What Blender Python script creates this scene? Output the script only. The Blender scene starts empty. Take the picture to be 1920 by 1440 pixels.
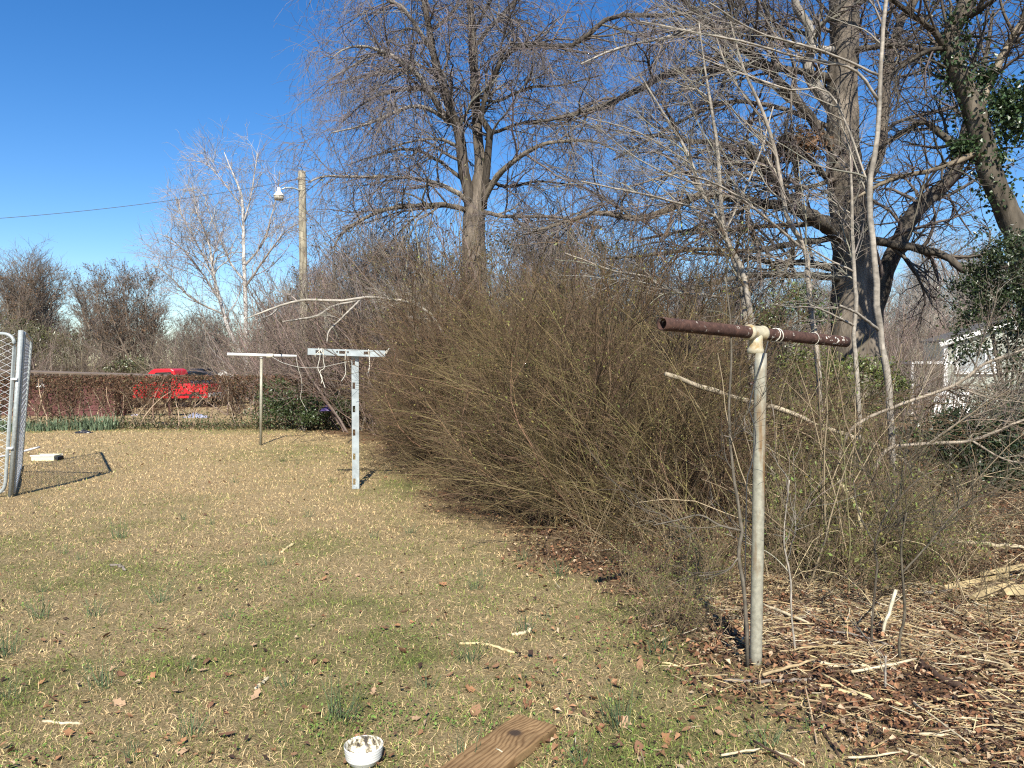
import bpy, bmesh, math
import numpy as np
from mathutils import Vector, Matrix

scene = bpy.context.scene
COL = scene.collection
rng = np.random.default_rng(11)

# ------------------------------------------------------------------ camera
F, CX, CY = 1442.0, 960.0, 720.0            # focal length and centre in pixels of the 1920 wide photograph
CAM_H = 1.5
PITCH = math.atan(37 / 1442)
cam_data = bpy.data.cameras.new('camera')
cam_data.sensor_width = 36.0
cam_data.lens = F * 36.0 / 1920.0
cam_data.clip_start = 0.05
cam_data.clip_end = 3000
cam = bpy.data.objects.new('camera', cam_data)
cam.location = (0, 0, CAM_H)
cam.rotation_euler = (math.pi / 2 - PITCH, 0, 0)
COL.objects.link(cam)
scene.camera = cam

# ------------------------------------------------------------------ sky and sun
SUN_EL = math.radians(42.5)
SUN_AZ = math.radians(2.8)                  # the sun stands behind the camera, a little to the right
world = bpy.data.worlds.new('World')
scene.world = world
world.use_nodes = True
wn = world.node_tree
wn.nodes.clear()
sky = wn.nodes.new('ShaderNodeTexSky')
sky.sky_type = 'NISHITA'
sky.sun_disc = False
sky.sun_elevation = SUN_EL
sky.sun_rotation = math.pi - SUN_AZ
sky.altitude = 0
sky.air_density = 1.0
sky.dust_density = 0.0
sky.ozone_density = 4.0
bg = wn.nodes.new('ShaderNodeBackground')
bg.inputs['Strength'].default_value = 0.088
wo = wn.nodes.new('ShaderNodeOutputWorld')
hs = wn.nodes.new('ShaderNodeHueSaturation'); hs.inputs['Saturation'].default_value = 1.3; hs.inputs['Hue'].default_value = 0.507
wn.links.new(sky.outputs[0], hs.inputs['Color'])
wn.links.new(hs.outputs[0], bg.inputs[0])
wn.links.new(bg.outputs[0], wo.inputs[0])
sun_data = bpy.data.lights.new('sun', 'SUN')
sun_data.energy = 5.0
sun_data.angle = math.radians(0.5)
sun_data.color = (1.0, 0.94, 0.83)
sun = bpy.data.objects.new('sun', sun_data)
sdir = Vector((-math.sin(SUN_AZ) * math.cos(SUN_EL), math.cos(SUN_AZ) * math.cos(SUN_EL), -math.sin(SUN_EL)))
sun.rotation_euler = sdir.to_track_quat('-Z', 'Y').to_euler()
sun.location = (2, -8, 12)
COL.objects.link(sun)
scene.view_settings.view_transform = 'Standard'
scene.view_settings.look = 'None'
scene.view_settings.gamma = 1.0
scene.view_settings.use_curve_mapping = False
scene.view_settings.exposure = 0.85
scene.render.engine = 'CYCLES'
scene.cycles.max_bounces = 5
scene.cycles.diffuse_bounces = 3
scene.cycles.use_denoising = False
scene.cycles.filter_width = 1.2

# ------------------------------------------------------------------ projection helpers
_f = np.array([0, math.cos(PITCH), -math.sin(PITCH)])
_u = np.array([0, math.sin(PITCH), math.cos(PITCH)])

def ray(px, py):
    return _f + np.array([1., 0, 0]) * ((px - CX) / F) + _u * ((CY - py) / F)

def P(px, py, d):
    r = ray(px, py)
    return np.array([0, 0, CAM_H]) + r * (d / r[1])

def gz(x, y):
    x = np.asarray(x, float); y = np.asarray(y, float)
    near = 0.012 * np.sin(x * 1.3 + 0.4 * y) + 0.010 * np.sin(1.9 * y - 0.7 * x + 1.0)
    t = np.clip((y - 20) / 14, 0, 1)
    return near - 0.5 * t * t * (3 - 2 * t)

def G(px, py):
    r = ray(px, py)
    z = 0.0
    for _ in range(4):
        s = (z - CAM_H) / r[2]
        q = np.array([0, 0, CAM_H]) + r * s
        z = float(gz(q[0], q[1]))
    return np.array([q[0], q[1], z])

def project(x, y, z):
    v = np.stack([x, y, z - CAM_H], -1)
    a = v @ _f; b = v @ _u
    return CX + F * v[..., 0] / a, CY - F * b / a

# ------------------------------------------------------------------ numeric noise
def vnoise(x, y, seed=0):
    xi = np.floor(x).astype(np.int64); yi = np.floor(y).astype(np.int64)
    fx = x - xi; fy = y - yi
    fx = fx * fx * (3 - 2 * fx); fy = fy * fy * (3 - 2 * fy)
    def h(a, b):
        n = (a * 374761393 + b * 668265263 + seed * 1442695041) & 0x7fffffff
        n = ((n ^ (n >> 13)) * 1274126177) & 0x7fffffff
        return ((n ^ (n >> 16)) & 0xffff) / 65535.0
    return (h(xi, yi) * (1 - fx) + h(xi + 1, yi) * fx) * (1 - fy) + (h(xi, yi + 1) * (1 - fx) + h(xi + 1, yi + 1) * fx) * fy

def fbm(x, y, seed=0, o=3):
    s = 0; a = 0.5; t = 0
    for i in range(o):
        s = s + a * vnoise(x * 2 ** i, y * 2 ** i, seed + i); t += a; a *= 0.5
    return s / t

def sstep(a, b, x):
    t = np.clip((x - a) / (b - a), 0, 1)
    return t * t * (3 - 2 * t)

# ------------------------------------------------------------------ mesh helpers
def new_mesh(name, V, Q=None, T=None, col=None, smooth=True, mat=None):
    V = np.asarray(V, np.float32).reshape(-1, 3)
    Q = np.zeros((0, 4), np.int32) if Q is None else np.asarray(Q, np.int32).reshape(-1, 4)
    T = np.zeros((0, 3), np.int32) if T is None else np.asarray(T, np.int32).reshape(-1, 3)
    m = bpy.data.meshes.new(name)
    m.vertices.add(len(V)); m.vertices.foreach_set('co', V.ravel())
    loops = np.concatenate([Q.ravel(), T.ravel()]).astype(np.int32)
    m.loops.add(len(loops)); m.loops.foreach_set('vertex_index', loops)
    st = np.concatenate([np.arange(len(Q)) * 4, len(Q) * 4 + np.arange(len(T)) * 3]).astype(np.int32)
    m.polygons.add(len(st)); m.polygons.foreach_set('loop_start', st)
    m.polygons.foreach_set('use_smooth', np.full(len(st), smooth))
    m.update(calc_edges=True)
    if col is not None:
        c = np.asarray(col, np.float32)
        c = np.concatenate([c, np.ones((len(c), 1), np.float32)], 1) if c.shape[1] == 3 else c
        a = m.attributes.new('col', 'FLOAT_COLOR', 'POINT')
        a.data.foreach_set('color', c.ravel())
    if mat: m.materials.append(mat)
    return m

class Bag:
    """collects pieces of ONE mesh"""
    def __init__(s): s.V = []; s.Q = []; s.T = []; s.C = []; s.n = 0
    def add(s, V, Q=None, T=None, C=None):
        V = np.asarray(V, float).reshape(-1, 3)
        if Q is not None and len(Q): s.Q.append(np.asarray(Q).reshape(-1, 4) + s.n)
        if T is not None and len(T): s.T.append(np.asarray(T).reshape(-1, 3) + s.n)
        if C is None: C = np.full((len(V), 3), 0.5)
        C = np.broadcast_to(np.asarray(C, float), (len(V), 3))
        s.V.append(V); s.C.append(C); s.n += len(V)
        return s
    def tubes(s, Pl, R, sides=3, C=None, cap=False):
        s.add(*tube_geo(Pl, R, sides, C, cap)); return s
    def tube(s, pts, r, sides=10, C=None, cap=True):
        pts = np.asarray(pts, float); r = np.broadcast_to(np.asarray(r, float), (len(pts),))
        return s.tubes(pts[None], r[None], sides, None if C is None else np.asarray(C, float)[None], cap)
    def box(s, c, size, C=None, M=None):
        h = np.asarray(size, float) / 2
        v = np.array([[x, y, z] for x in (-1, 1) for y in (-1, 1) for z in (-1, 1)], float) * h
        if M is not None: v = v @ np.asarray(M, float).T
        v = v + np.asarray(c, float)
        q = [[0, 1, 3, 2], [4, 6, 7, 5], [0, 4, 5, 1], [2, 3, 7, 6], [0, 2, 6, 4], [1, 5, 7, 3]]
        return s.add(v, q, None, C)
    def lathe(s, prof, c, seg=24, C=None, M=None):
        prof = np.asarray(prof, float); a = np.linspace(0, 2 * np.pi, seg, endpoint=False)
        v = np.stack([prof[:, None, 0] * np.cos(a), prof[:, None, 0] * np.sin(a), np.repeat(prof[:, 1:2], seg, 1)], -1).reshape(-1, 3)
        if M is not None: v = v @ np.asarray(M, float).T
        i = np.arange(len(prof) - 1)[:, None] * seg; j = np.arange(seg)[None]; k = (j + 1) % seg
        q = np.stack([i + j, i + k, i + seg + k, i + seg + j], -1).reshape(-1, 4)
        return s.add(v + np.asarray(c, float), q, None, C)
    def mesh(s, name, mat=None, smooth=True):
        return new_mesh(name, np.concatenate(s.V), np.concatenate(s.Q) if s.Q else None, np.concatenate(s.T) if s.T else None,
                        np.concatenate(s.C), smooth, mat)
    def obj(s, name, mat, parent=None, smooth=True, kind=None, bevel=0):
        o = link(name, s.mesh(name, mat, smooth), parent)
        if kind: o['kind'] = kind
        if bevel:
            b = o.modifiers.new('bevel', 'BEVEL'); b.width = bevel; b.segments = 2; b.limit_method = 'ANGLE'
        return o

def norm(v):
    return v / np.maximum(np.linalg.norm(v, axis=-1, keepdims=True), 1e-9)

def tube_geo(Pl, R, sides=3, C=None, cap=False):
    Pl = np.asarray(Pl, float); R = np.asarray(R, float)
    N, K, _ = Pl.shape
    Tn = np.empty_like(Pl)
    Tn[:, 1:-1] = Pl[:, 2:] - Pl[:, :-2]; Tn[:, 0] = Pl[:, 1] - Pl[:, 0]; Tn[:, -1] = Pl[:, -1] - Pl[:, -2]
    Tn = norm(Tn)
    ov = norm(Pl[:, -1] - Pl[:, 0])
    ref = np.where(np.abs(ov[:, 2:3]) < 0.8, np.array([[0, 0, 1.]]), np.array([[0.6, 0.8, 0]]))
    U = norm(np.cross(Tn, ref[:, None, :])); W = np.cross(Tn, U)
    a = np.arange(sides) * 2 * np.pi / sides
    V = Pl[:, :, None] + R[:, :, None, None] * (np.cos(a)[None, None, :, None] * U[:, :, None] + np.sin(a)[None, None, :, None] * W[:, :, None])
    base = (np.arange(N) * K * sides)[:, None, None]
    k = (np.arange(K - 1) * sides)[None, :, None]; j = np.arange(sides)[None, None]; j2 = (j + 1) % sides
    Q = np.stack([base + k + j, base + k + j2, base + k + sides + j2, base + k + sides + j], -1).reshape(-1, 4)
    T = None
    V = V.reshape(-1, 3)
    if C is not None:
        C = np.asarray(C, float)
        C = np.repeat(np.repeat(C[:, None, None] if C.ndim == 2 else C[:, :, None], sides, 2), 1 if C.ndim == 3 else K, 1).reshape(-1, 3)
    if cap:
        T = []; ex = []; n = len(V)
        for i in range(N):
            for e, kk in ((0, 0), (1, K - 1)):
                ex.append(Pl[i, kk]); c = n + len(ex) - 1; b = i * K * sides + kk * sides
                for q in range(sides):
                    T.append([c, b + (q + 1) % sides, b + q] if e == 0 else [c, b + q, b + (q + 1) % sides])
        V = np.concatenate([V, np.array(ex)])
        if C is not None: C = np.concatenate([C, np.array([C[0]] * len(ex))])
    return V, Q, T, C

def catmull(pts, n):
    pts = np.asarray(pts, float)
    q = np.concatenate([2 * pts[:1] - pts[1:2], pts, 2 * pts[-1:] - pts[-2:-1]])
    L = np.concatenate([[0], np.cumsum(np.linalg.norm(np.diff(pts[:, :3], axis=0), axis=1))])
    t = np.interp(np.linspace(0, L[-1], n), L, np.arange(len(pts)))
    i = np.minimum(t.astype(int), len(pts) - 2); f = (t - i)[:, None]
    p0, p1, p2, p3 = q[i], q[i + 1], q[i + 2], q[i + 3]
    return 0.5 * (2 * p1 + (p2 - p0) * f + (2 * p0 - 5 * p1 + 4 * p2 - p3) * f ** 2 + (3 * p1 - p0 - 3 * p2 + p3) * f ** 3)

# ------------------------------------------------------------------ object helpers
def link(name, data, parent=None):
    o = bpy.data.objects.new(name, data); COL.objects.link(o)
    if parent is not None:
        o.parent = parent
        o.matrix_parent_inverse = Matrix.Translation(-Vector(parent.location)) if parent.location.length and not parent.get('local') else Matrix()
    return o

def tag(o, label, cat, group=None):
    o['label'] = label; o['category'] = cat
    if group: o['group'] = group
    return o

def thing(name, label, cat, loc=(0, 0, 0), group=None, local=False):
    """an Empty at the base; its parts are given in world coordinates unless local"""
    o = bpy.data.objects.new(name, None); COL.objects.link(o)
    o.location = [float(v) for v in loc]; o.empty_display_size = 0.2
    if local: o['local'] = 1
    return tag(o, label, cat, group)

def copy_tree(o, parent=None):
    c = o.copy(); COL.objects.link(c)
    if parent is not None: c.parent = parent
    for ch in o.children: copy_tree(ch, c)
    return c

# ------------------------------------------------------------------ materials
def material(name, rough=0.8, spec=0.25):
    m = bpy.data.materials.new(name); m.use_nodes = True
    n = m.node_tree; b = n.nodes['Principled BSDF']
    b.inputs['Roughness'].default_value = rough
    b.inputs['Specular IOR Level'].default_value = spec
    return m, n, b

def nd(n, t, **kw):
    x = n.nodes.new(t)
    for k, v in kw.items(): setattr(x, k, v)
    return x

def noise(n, scale, detail=4, coord='Object', vec=None, rough=0.6, sc3=None):
    t = nd(n, 'ShaderNodeTexNoise'); t.inputs['Scale'].default_value = scale; t.inputs['Detail'].default_value = detail
    t.inputs['Roughness'].default_value = rough
    if vec is None:
        tc = nd(n, 'ShaderNodeTexCoord'); vec = tc.outputs[coord]
    if sc3:
        mp = nd(n, 'ShaderNodeMapping'); mp.inputs['Scale'].default_value = sc3
        n.links.new(vec, mp.inputs[0]); vec = mp.outputs[0]
    n.links.new(vec, t.inputs['Vector'])
    return t.outputs[0]

def ramp(n, fac, stops):
    r = nd(n, 'ShaderNodeValToRGB'); e = r.color_ramp.elements
    while len(e) < len(stops): e.new(0.5)
    for x, (p, c) in zip(e, stops):
        x.position = p; x.color = (*c, 1) if len(c) == 3 else c
    n.links.new(fac, r.inputs[0]); return r.outputs[0]

def mix(n, a, b, fac, mode='MIX'):
    x = nd(n, 'ShaderNodeMix', data_type='RGBA', blend_type=mode)
    for s, v in ((x.inputs[0], fac), (x.inputs[6], a), (x.inputs[7], b)):
        if isinstance(v, (int, float)): s.default_value = v
        elif isinstance(v, tuple): s.default_value = (*v, 1) if len(v) == 3 else v
        else: n.links.new(v, s)
    return x.outputs[2]

def bump(n, b, h, strength=0.5, dist=0.01):
    x = nd(n, 'ShaderNodeBump'); x.inputs['Strength'].default_value = strength; x.inputs['Distance'].default_value = dist
    n.links.new(h, x.inputs['Height']); n.links.new(x.outputs[0], b.inputs['Normal'])

def mat_plain(name, c, rough=0.7, spec=0.3, var=0.25, scale=30, metallic=0, bmp=0.2):
    m, n, b = material(name, rough, spec)
    f = noise(n, scale)
    col = ramp(n, f, [(0.3, tuple(v * (1 - var) for v in c)), (0.7, tuple(min(v * (1 + var), 0.9) for v in c))])
    n.links.new(col, b.inputs['Base Color']); b.inputs['Metallic'].default_value = metallic
    if bmp: bump(n, b, f, bmp, 0.004)
    return m

def mat_attr(name, rough=0.85, spec=0.15, scale=0, lo=0.6, hi=1.35, bmp=0, sc3=None, transl=0, dist=0.01):
    """colour from the mesh's own 'col' attribute times fine procedural grain"""
    m, n, b = material(name, rough, spec)
    at = nd(n, 'ShaderNodeAttribute', attribute_name='col'); c = at.outputs['Color']
    if scale:
        f = noise(n, scale, 5, sc3=sc3)
        g = ramp(n, f, [(0.3, (lo,) * 3), (0.7, (hi,) * 3)])
        c = mix(n, c, g, 1.0, 'MULTIPLY')
        if bmp: bump(n, b, f, bmp, dist)
    n.links.new(c, b.inputs['Base Color'])
    if transl:
        tr = nd(n, 'ShaderNodeBsdfTranslucent'); n.links.new(c, tr.inputs[0])
        ms = nd(n, 'ShaderNodeMixShader'); ms.inputs[0].default_value = transl
        n.links.new(b.outputs[0], ms.inputs[1]); n.links.new(tr.outputs[0], ms.inputs[2])
        n.links.new(ms.outputs[0], n.nodes['Material Output'].inputs[0])
    return m

M_TWIG = mat_attr('twig_bark', 0.8, 0.2)
M_BARK = mat_attr('tree_bark', 0.85, 0.2, 9, 0.45, 1.5, 0.9, (1, 1, 0.25), dist=0.03)
M_PALE = mat_attr('pale_bark', 0.8, 0.2, 14, 0.55, 1.3, 0.4, (1, 1, 1.6))
M_LEAF = mat_attr('leaf', 0.55, 0.35, transl=0.25)
M_GLOSS = mat_attr('glossy_leaf', 0.38, 0.5, transl=0.12)
M_DRY = mat_attr('dry_leaf', 0.75, 0.2, 60, 0.7, 1.25, transl=0.15)
M_BLADE = mat_attr('grass_blade', 0.75, 0.15, transl=0.2)
M_WOOD = mat_attr('split_wood', 0.8, 0.2, 40, 0.75, 1.2, 0.4, (1, 1, 1))

# ground
def ground_material():
    m, n, b = material('lawn_soil', 0.95, 0.1)
    tc = nd(n, 'ShaderNodeTexCoord').outputs['Object']
    f1 = noise(n, 70, 6, vec=tc, rough=0.85); f2 = noise(n, 9, 5, vec=tc); f3 = noise(n, 1.1, 4, vec=tc); f4 = noise(n, 22, 5, vec=tc, rough=0.8)
    straw = ramp(n, f1, [(0.35, (0.07, 0.046, 0.026)), (0.46, (0.25, 0.175, 0.095)), (0.56, (0.50, 0.38, 0.21)), (0.68, (0.68, 0.55, 0.33))])
    straw2 = ramp(n, f4, [(0.3, (0.17, 0.12, 0.06)), (0.5, (0.36, 0.27, 0.145)), (0.7, (0.50, 0.39, 0.23))])
    straw = mix(n, straw, straw2, f2)
    green = ramp(n, f1, [(0.3, (0.05, 0.055, 0.02)), (0.5, (0.13, 0.15, 0.045)), (0.75, (0.22, 0.23, 0.08))])
    lit = ramp(n, f1, [(0.28, (0.025, 0.016, 0.010)), (0.45, (0.10, 0.058, 0.034)), (0.58, (0.20, 0.122, 0.072)), (0.75, (0.38, 0.27, 0.17))])
    ga = nd(n, 'ShaderNodeAttribute', attribute_name='col')
    sp = nd(n, 'ShaderNodeSeparateColor'); n.links.new(ga.outputs['Color'], sp.inputs[0])
    c = mix(n, straw, green, sp.outputs[0]); c = mix(n, c, lit, sp.outputs[1])
    chips = ramp(n, f4, [(0.35, (0.09, 0.055, 0.03)), (0.47, (0.30, 0.21, 0.11)), (0.58, (0.54, 0.43, 0.25))])
    c = mix(n, c, chips, sp.outputs[2])
    n.links.new(c, b.inputs['Base Color'])
    bump(n, b, f1, 0.8, 0.03)
    return m

def mat_rust():
    m, n, b = material('rusty_pipe', 0.85, 0.2)
    f = noise(n, 35, 8, rough=0.7); g = noise(n, 7, 3)
    c = ramp(n, f, [(0.3, (0.03, 0.017, 0.014)), (0.5, (0.066, 0.036, 0.028)), (0.7, (0.115, 0.062, 0.045))])
    spots = ramp(n, noise(n, 48, 2), [(0.60, (0, 0, 0)), (0.63, (1, 1, 1))])
    band = ramp(n, g, [(0.5, (0, 0, 0)), (0.62, (1, 1, 1))])
    k = mix(n, spots, band, 1.0, 'MULTIPLY')
    c = mix(n, c, (0.62, 0.58, 0.5), k)
    n.links.new(c, b.inputs['Base Color']); bump(n, b, f, 0.6, 0.004); return m

def mat_galv(name, base, rust=(0.23, 0.11, 0.035), amount=0.55, scale=3.0, sc3=(1, 1, 0.35), metal=0.2, fine=40, bmp=0.2):
    m, n, b = material(name, 0.5, 0.4)
    f = noise(n, fine, 5); g = noise(n, scale, 6, sc3=sc3)
    c = ramp(n, f, [(0.3, tuple(v * 0.72 for v in base)), (0.7, tuple(v * 1.18 for v in base))])
    k = ramp(n, g, [(amount, (0, 0, 0)), (amount + 0.13, (1, 1, 1))])
    c = mix(n, c, rust, k)
    n.links.new(c, b.inputs['Base Color'])
    b.inputs['Metallic'].default_value = metal
    r = ramp(n, k, [(0, (0.42,) * 3), (1, (0.9,) * 3)]); n.links.new(r, b.inputs['Roughness'])
    bump(n, b, f, bmp, 0.003); return m

def mat_board():
    m, n, b = material('weathered_board', 0.75, 0.25)
    tc = nd(n, 'ShaderNodeTexCoord').outputs['Object']
    # distance to the knot bends the grain round it
    kv = nd(n, 'ShaderNodeVectorMath', operation='DISTANCE'); n.links.new(tc, kv.inputs[0]); kv.inputs[1].default_value = KNOT
    near = nd(n, 'ShaderNodeMapRange'); near.inputs[1].default_value = 0.0; near.inputs[2].default_value = 0.11
    near.inputs[3].default_value = 1.0; near.inputs[4].default_value = 0.0; n.links.new(kv.outputs['Value'], near.inputs[0])
    sp = nd(n, 'ShaderNodeSeparateXYZ'); n.links.new(tc, sp.inputs[0])
    wob = noise(n, 2.0, 4, vec=tc, sc3=(3.0, 0.9, 1))
    a = nd(n, 'ShaderNodeMath', operation='MULTIPLY_ADD'); n.links.new(wob, a.inputs[0]); a.inputs[1].default_value = 0.11; n.links.new(sp.outputs[0], a.inputs[2])
    a2 = nd(n, 'ShaderNodeMath', operation='MULTIPLY_ADD'); n.links.new(near.outputs[0], a2.inputs[0]); a2.inputs[1].default_value = 0.045; n.links.new(a.outputs[0], a2.inputs[2])
    s = nd(n, 'ShaderNodeMath', operation='MULTIPLY'); n.links.new(a2.outputs[0], s.inputs[0]); s.inputs[1].default_value = 340
    si = nd(n, 'ShaderNodeMath', operation='SINE'); n.links.new(s.outputs[0], si.inputs[0])
    rg = nd(n, 'ShaderNodeMapRange'); rg.inputs[1].default_value = -1; rg.inputs[2].default_value = 1; n.links.new(si.outputs[0], rg.inputs[0])
    c = ramp(n, rg.outputs[0], [(0.0, (0.17, 0.10, 0.045)), (0.3, (0.245, 0.152, 0.072)), (1.0, (0.31, 0.20, 0.097))])
    fine = noise(n, 60, 6, vec=tc, sc3=(3, 0.15, 1))
    c = mix(n, c, ramp(n, fine, [(0.3, (0.65,) * 3), (0.7, (1.2,) * 3)]), 1.0, 'MULTIPLY')
    blot = noise(n, 7, 4, vec=tc)
    c = mix(n, c, ramp(n, blot, [(0.35, (0.7, 0.68, 0.66)), (0.65, (1.1, 1.1, 1.1))]), 1.0, 'MULTIPLY')
    kw = nd(n, 'ShaderNodeMath', operation='MULTIPLY_ADD'); n.links.new(fine, kw.inputs[0]); kw.inputs[1].default_value = 0.008; n.links.new(kv.outputs['Value'], kw.inputs[2])
    kf = ramp(n, kw.outputs[0], [(0.0, (1.0,) * 3), (0.024, (0.95,) * 3), (0.030, (0.35,) * 3), (0.042, (0, 0, 0))])
    c = mix(n, c, (0.05, 0.034, 0.024), kf)
    n.links.new(c, b.inputs['Base Color']); bump(n, b, rg.outputs[0], 0.25, 0.002); return m

def mat_bowl():
    m, n, b = material('stained_white_glaze', 0.35, 0.5)
    tc = nd(n, 'ShaderNodeTexCoord').outputs['Object']
    f = noise(n, 42, 6, vec=tc, rough=0.7)
    st = ramp(n, f, [(0.40, (0.05, 0.04, 0.03)), (0.48, (0.30, 0.26, 0.17)), (0.56, (0.72, 0.69, 0.58))])
    at = nd(n, 'ShaderNodeAttribute', attribute_name='col')
    sp = nd(n, 'ShaderNodeSeparateColor'); n.links.new(at.outputs['Color'], sp.inputs[0])
    c = mix(n, (0.74, 0.73, 0.68), st, sp.outputs[0])
    spk = ramp(n, noise(n, 120, 2, vec=tc), [(0.66, (1, 1, 1)), (0.72, (0.45, 0.4, 0.3))])
    c = mix(n, c, spk, 1.0, 'MULTIPLY')
    n.links.new(c, b.inputs['Base Color']); return m

M_GALV = mat_galv('galvanised_steel', (0.35, 0.335, 0.26), rust=(0.19, 0.115, 0.05), amount=0.53, scale=4.5, sc3=(3.0, 3.0, 0.5))
M_KENNEL = mat_galv('galvanised_tube', (0.36, 0.39, 0.38), amount=0.74)
M_SLOT = mat_galv('weathered_zinc', (0.34, 0.38, 0.385), rust=(0.30, 0.22, 0.16), amount=0.72, scale=7, sc3=(1, 1, 1), metal=0.0, fine=9, bmp=0.05)
M_WIRE = mat_plain('zinc_wire', (0.70, 0.72, 0.73), 0.5, 0.4, 0.1, metallic=0.0, bmp=0)
M_RUST = mat_rust()
M_CREAM = mat_galv('cream_paint', (0.42, 0.375, 0.26), rust=(0.30, 0.21, 0.09), amount=0.52, scale=14, sc3=(1, 1, 1), metal=0.0)
M_CORD = mat_plain('old_cord', (0.62, 0.59, 0.50), 0.9, 0.1, 0.2, 80, bmp=0)
M_WHITE = mat_plain('white_paint', (0.74, 0.74, 0.72), 0.6, 0.3, 0.1, 20)
M_DARK = mat_plain('dark_plastic', (0.02, 0.021, 0.024), 0.5, 0.4, 0.3, 20)

# ------------------------------------------------------------------ lawn edge (where grass gives way to leaf litter)
EDGE = [(560, 806), (690, 828), (760, 888), (830, 955), (950, 1020), (1080, 1085), (1150, 1150), (1250, 1210), (1330, 1270), (1450, 1330), (1600, 1385), (1800, 1440), (2300, 1560)]
EDGE_W = np.array([G(*e)[:2] for e in EDGE])

def litter_mask(x, y):
    """0 on the lawn, 1 under the thicket; soft uneven border"""
    ex = np.interp(y, EDGE_W[::-1, 1], EDGE_W[::-1, 0])
    d = x - ex + (fbm(x * 2.3, y * 2.3, 3) - 0.5) * 1.1
    return sstep(-0.25, 0.45, d) * (1 - sstep(18.4, 20.5, y))

def green_mask(x, y):
    g = sstep(0.46, 0.72, fbm(x * 1.1 + 3.1, y * 1.1, 21, 4)) * 0.42 * (0.35 + 0.65 * sstep(12, 5, y))
    near = sstep(8.5, 4.0, y) * sstep(1.9, -0.4, x) * (0.22 + 0.45 * sstep(0.38, 0.62, fbm(x * 0.9 + 9, y * 0.9, 71, 3)))
    side = np.exp(-((y - 13.2) / 1.3) ** 2) * np.exp(-((x + 3.4) / 1.3) ** 2) * 0.65 + np.exp(-((y - 9.4) / 1.0) ** 2) * np.exp(-((x + 1.4) / 0.45) ** 2) * 0.7
    strip = np.exp(-((y - 17.2) / 0.5) ** 2) * 0.6
    fine = sstep(0.38, 0.62, fbm(x * 6, y * 6, 41, 2))
    return np.clip((g + near + side + strip) * (0.35 + 0.65 * fine), 0, 1)

def chip_mask(x, y):
    c = np.exp(-(((x - 2.9) / 1.6) ** 2)) * np.exp(-(((y - 4.7) / 1.9) ** 2))
    return np.clip(c * 1.5, 0, 1) * litter_mask(x, y) * sstep(0.35, 0.6, fbm(x * 4, y * 4, 77))

def build_ground():
    xs = np.concatenate([[-900, -400, -200, -100, -60, -40], np.arange(-26, 26.01, 0.25), [40, 60, 100, 200, 400, 900]])
    ys = np.concatenate([[-300, -60, -20, -6], np.arange(0, 26, 0.2), np.arange(26, 60, 1.0), [70, 90, 130, 200, 350, 600, 1200]])
    X, Y = np.meshgrid(xs, ys)
    Z = gz(X, Y) + 0.02 * (fbm(X * 1.7, Y * 1.7, 5) - 0.5)
    V = np.stack([X, Y, Z], -1).reshape(-1, 3)
    nx, ny = len(xs), len(ys)
    i = np.arange(ny - 1)[:, None] * nx; j = np.arange(nx - 1)[None]
    Q = np.stack([i + j, i + j + 1, i + nx + j + 1, i + nx + j], -1).reshape(-1, 4)
    x, y = X.ravel(), Y.ravel()
    C = np.stack([green_mask(x, y), litter_mask(x, y), chip_mask(x, y)], -1)
    o = link('ground', new_mesh('ground', V, Q, None, C, True, ground_material()))
    o['kind'] = 'structure'
build_ground()

def gzz(x, y):
    return gz(x, y) + 0.02 * (fbm(np.asarray(x, float) * 1.7, np.asarray(y, float) * 1.7, 5) - 0.5)

# ------------------------------------------------------------------ grass
def blades(n, ymin, ymax, r, seed, dens=None):
    g = np.random.default_rng(seed)
    y = np.exp(g.uniform(np.log(ymin), np.log(ymax), n))
    x = (g.uniform(-1, 1, n)) * (0.70 * y + 0.35)
    return g, x, y

def blade_geo(g, x, y, L, w, tilt, C, bend=0.6):
    n = len(x); z = gzz(x, y) - 0.004
    az = g.uniform(0, 2 * np.pi, n)
    h = np.stack([np.cos(az), np.sin(az), np.zeros(n)], -1)
    s = np.stack([-np.sin(az), np.cos(az), np.zeros(n)], -1)
    b = np.stack([x, y, z], -1)
    t1 = tilt; t2 = np.minimum(tilt + bend * g.uniform(0.2, 1.3, n), 1.75)
    d1 = h * np.sin(t1)[:, None] + np.array([0, 0, 1.]) * np.cos(t1)[:, None]
    d2 = h * np.sin(t2)[:, None] + np.array([0, 0, 1.]) * np.cos(t2)[:, None]
    m = b + d1 * (L * 0.5)[:, None]; e = m + d2 * (L * 0.5)[:, None]
    tw = g.uniform(-0.8, 0.8, n)[:, None]
    s = norm(s + tw * np.cross(d1, s))
    hw = (w * 0.5)[:, None]
    V = np.stack([b - s * hw, b + s * hw, m + s * hw * 0.8, m - s * hw * 0.8, e], 1).reshape(-1, 3)
    k = (np.arange(n) * 5)[:, None]
    Q = k + np.array([[0, 1, 2, 3]]); T = k + np.array([[3, 2, 4]])
    return V, Q, T, np.repeat(C, 5, 0)

def straw_colour(g, n):
    t = g.random(n)[:, None]; v = g.uniform(0.5, 1.25, n)[:, None]
    return (np.array([[0.65, 0.505, 0.275]]) * t + np.array([[0.49, 0.345, 0.17]]) * (1 - t)) * v

def green_colour(g, n):
    t = g.random(n)[:, None]; v = g.uniform(0.6, 1.25, n)[:, None]
    return (np.array([[0.25, 0.285, 0.07]]) * t + np.array([[0.14, 0.185, 0.045]]) * (1 - t)) * v

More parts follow.
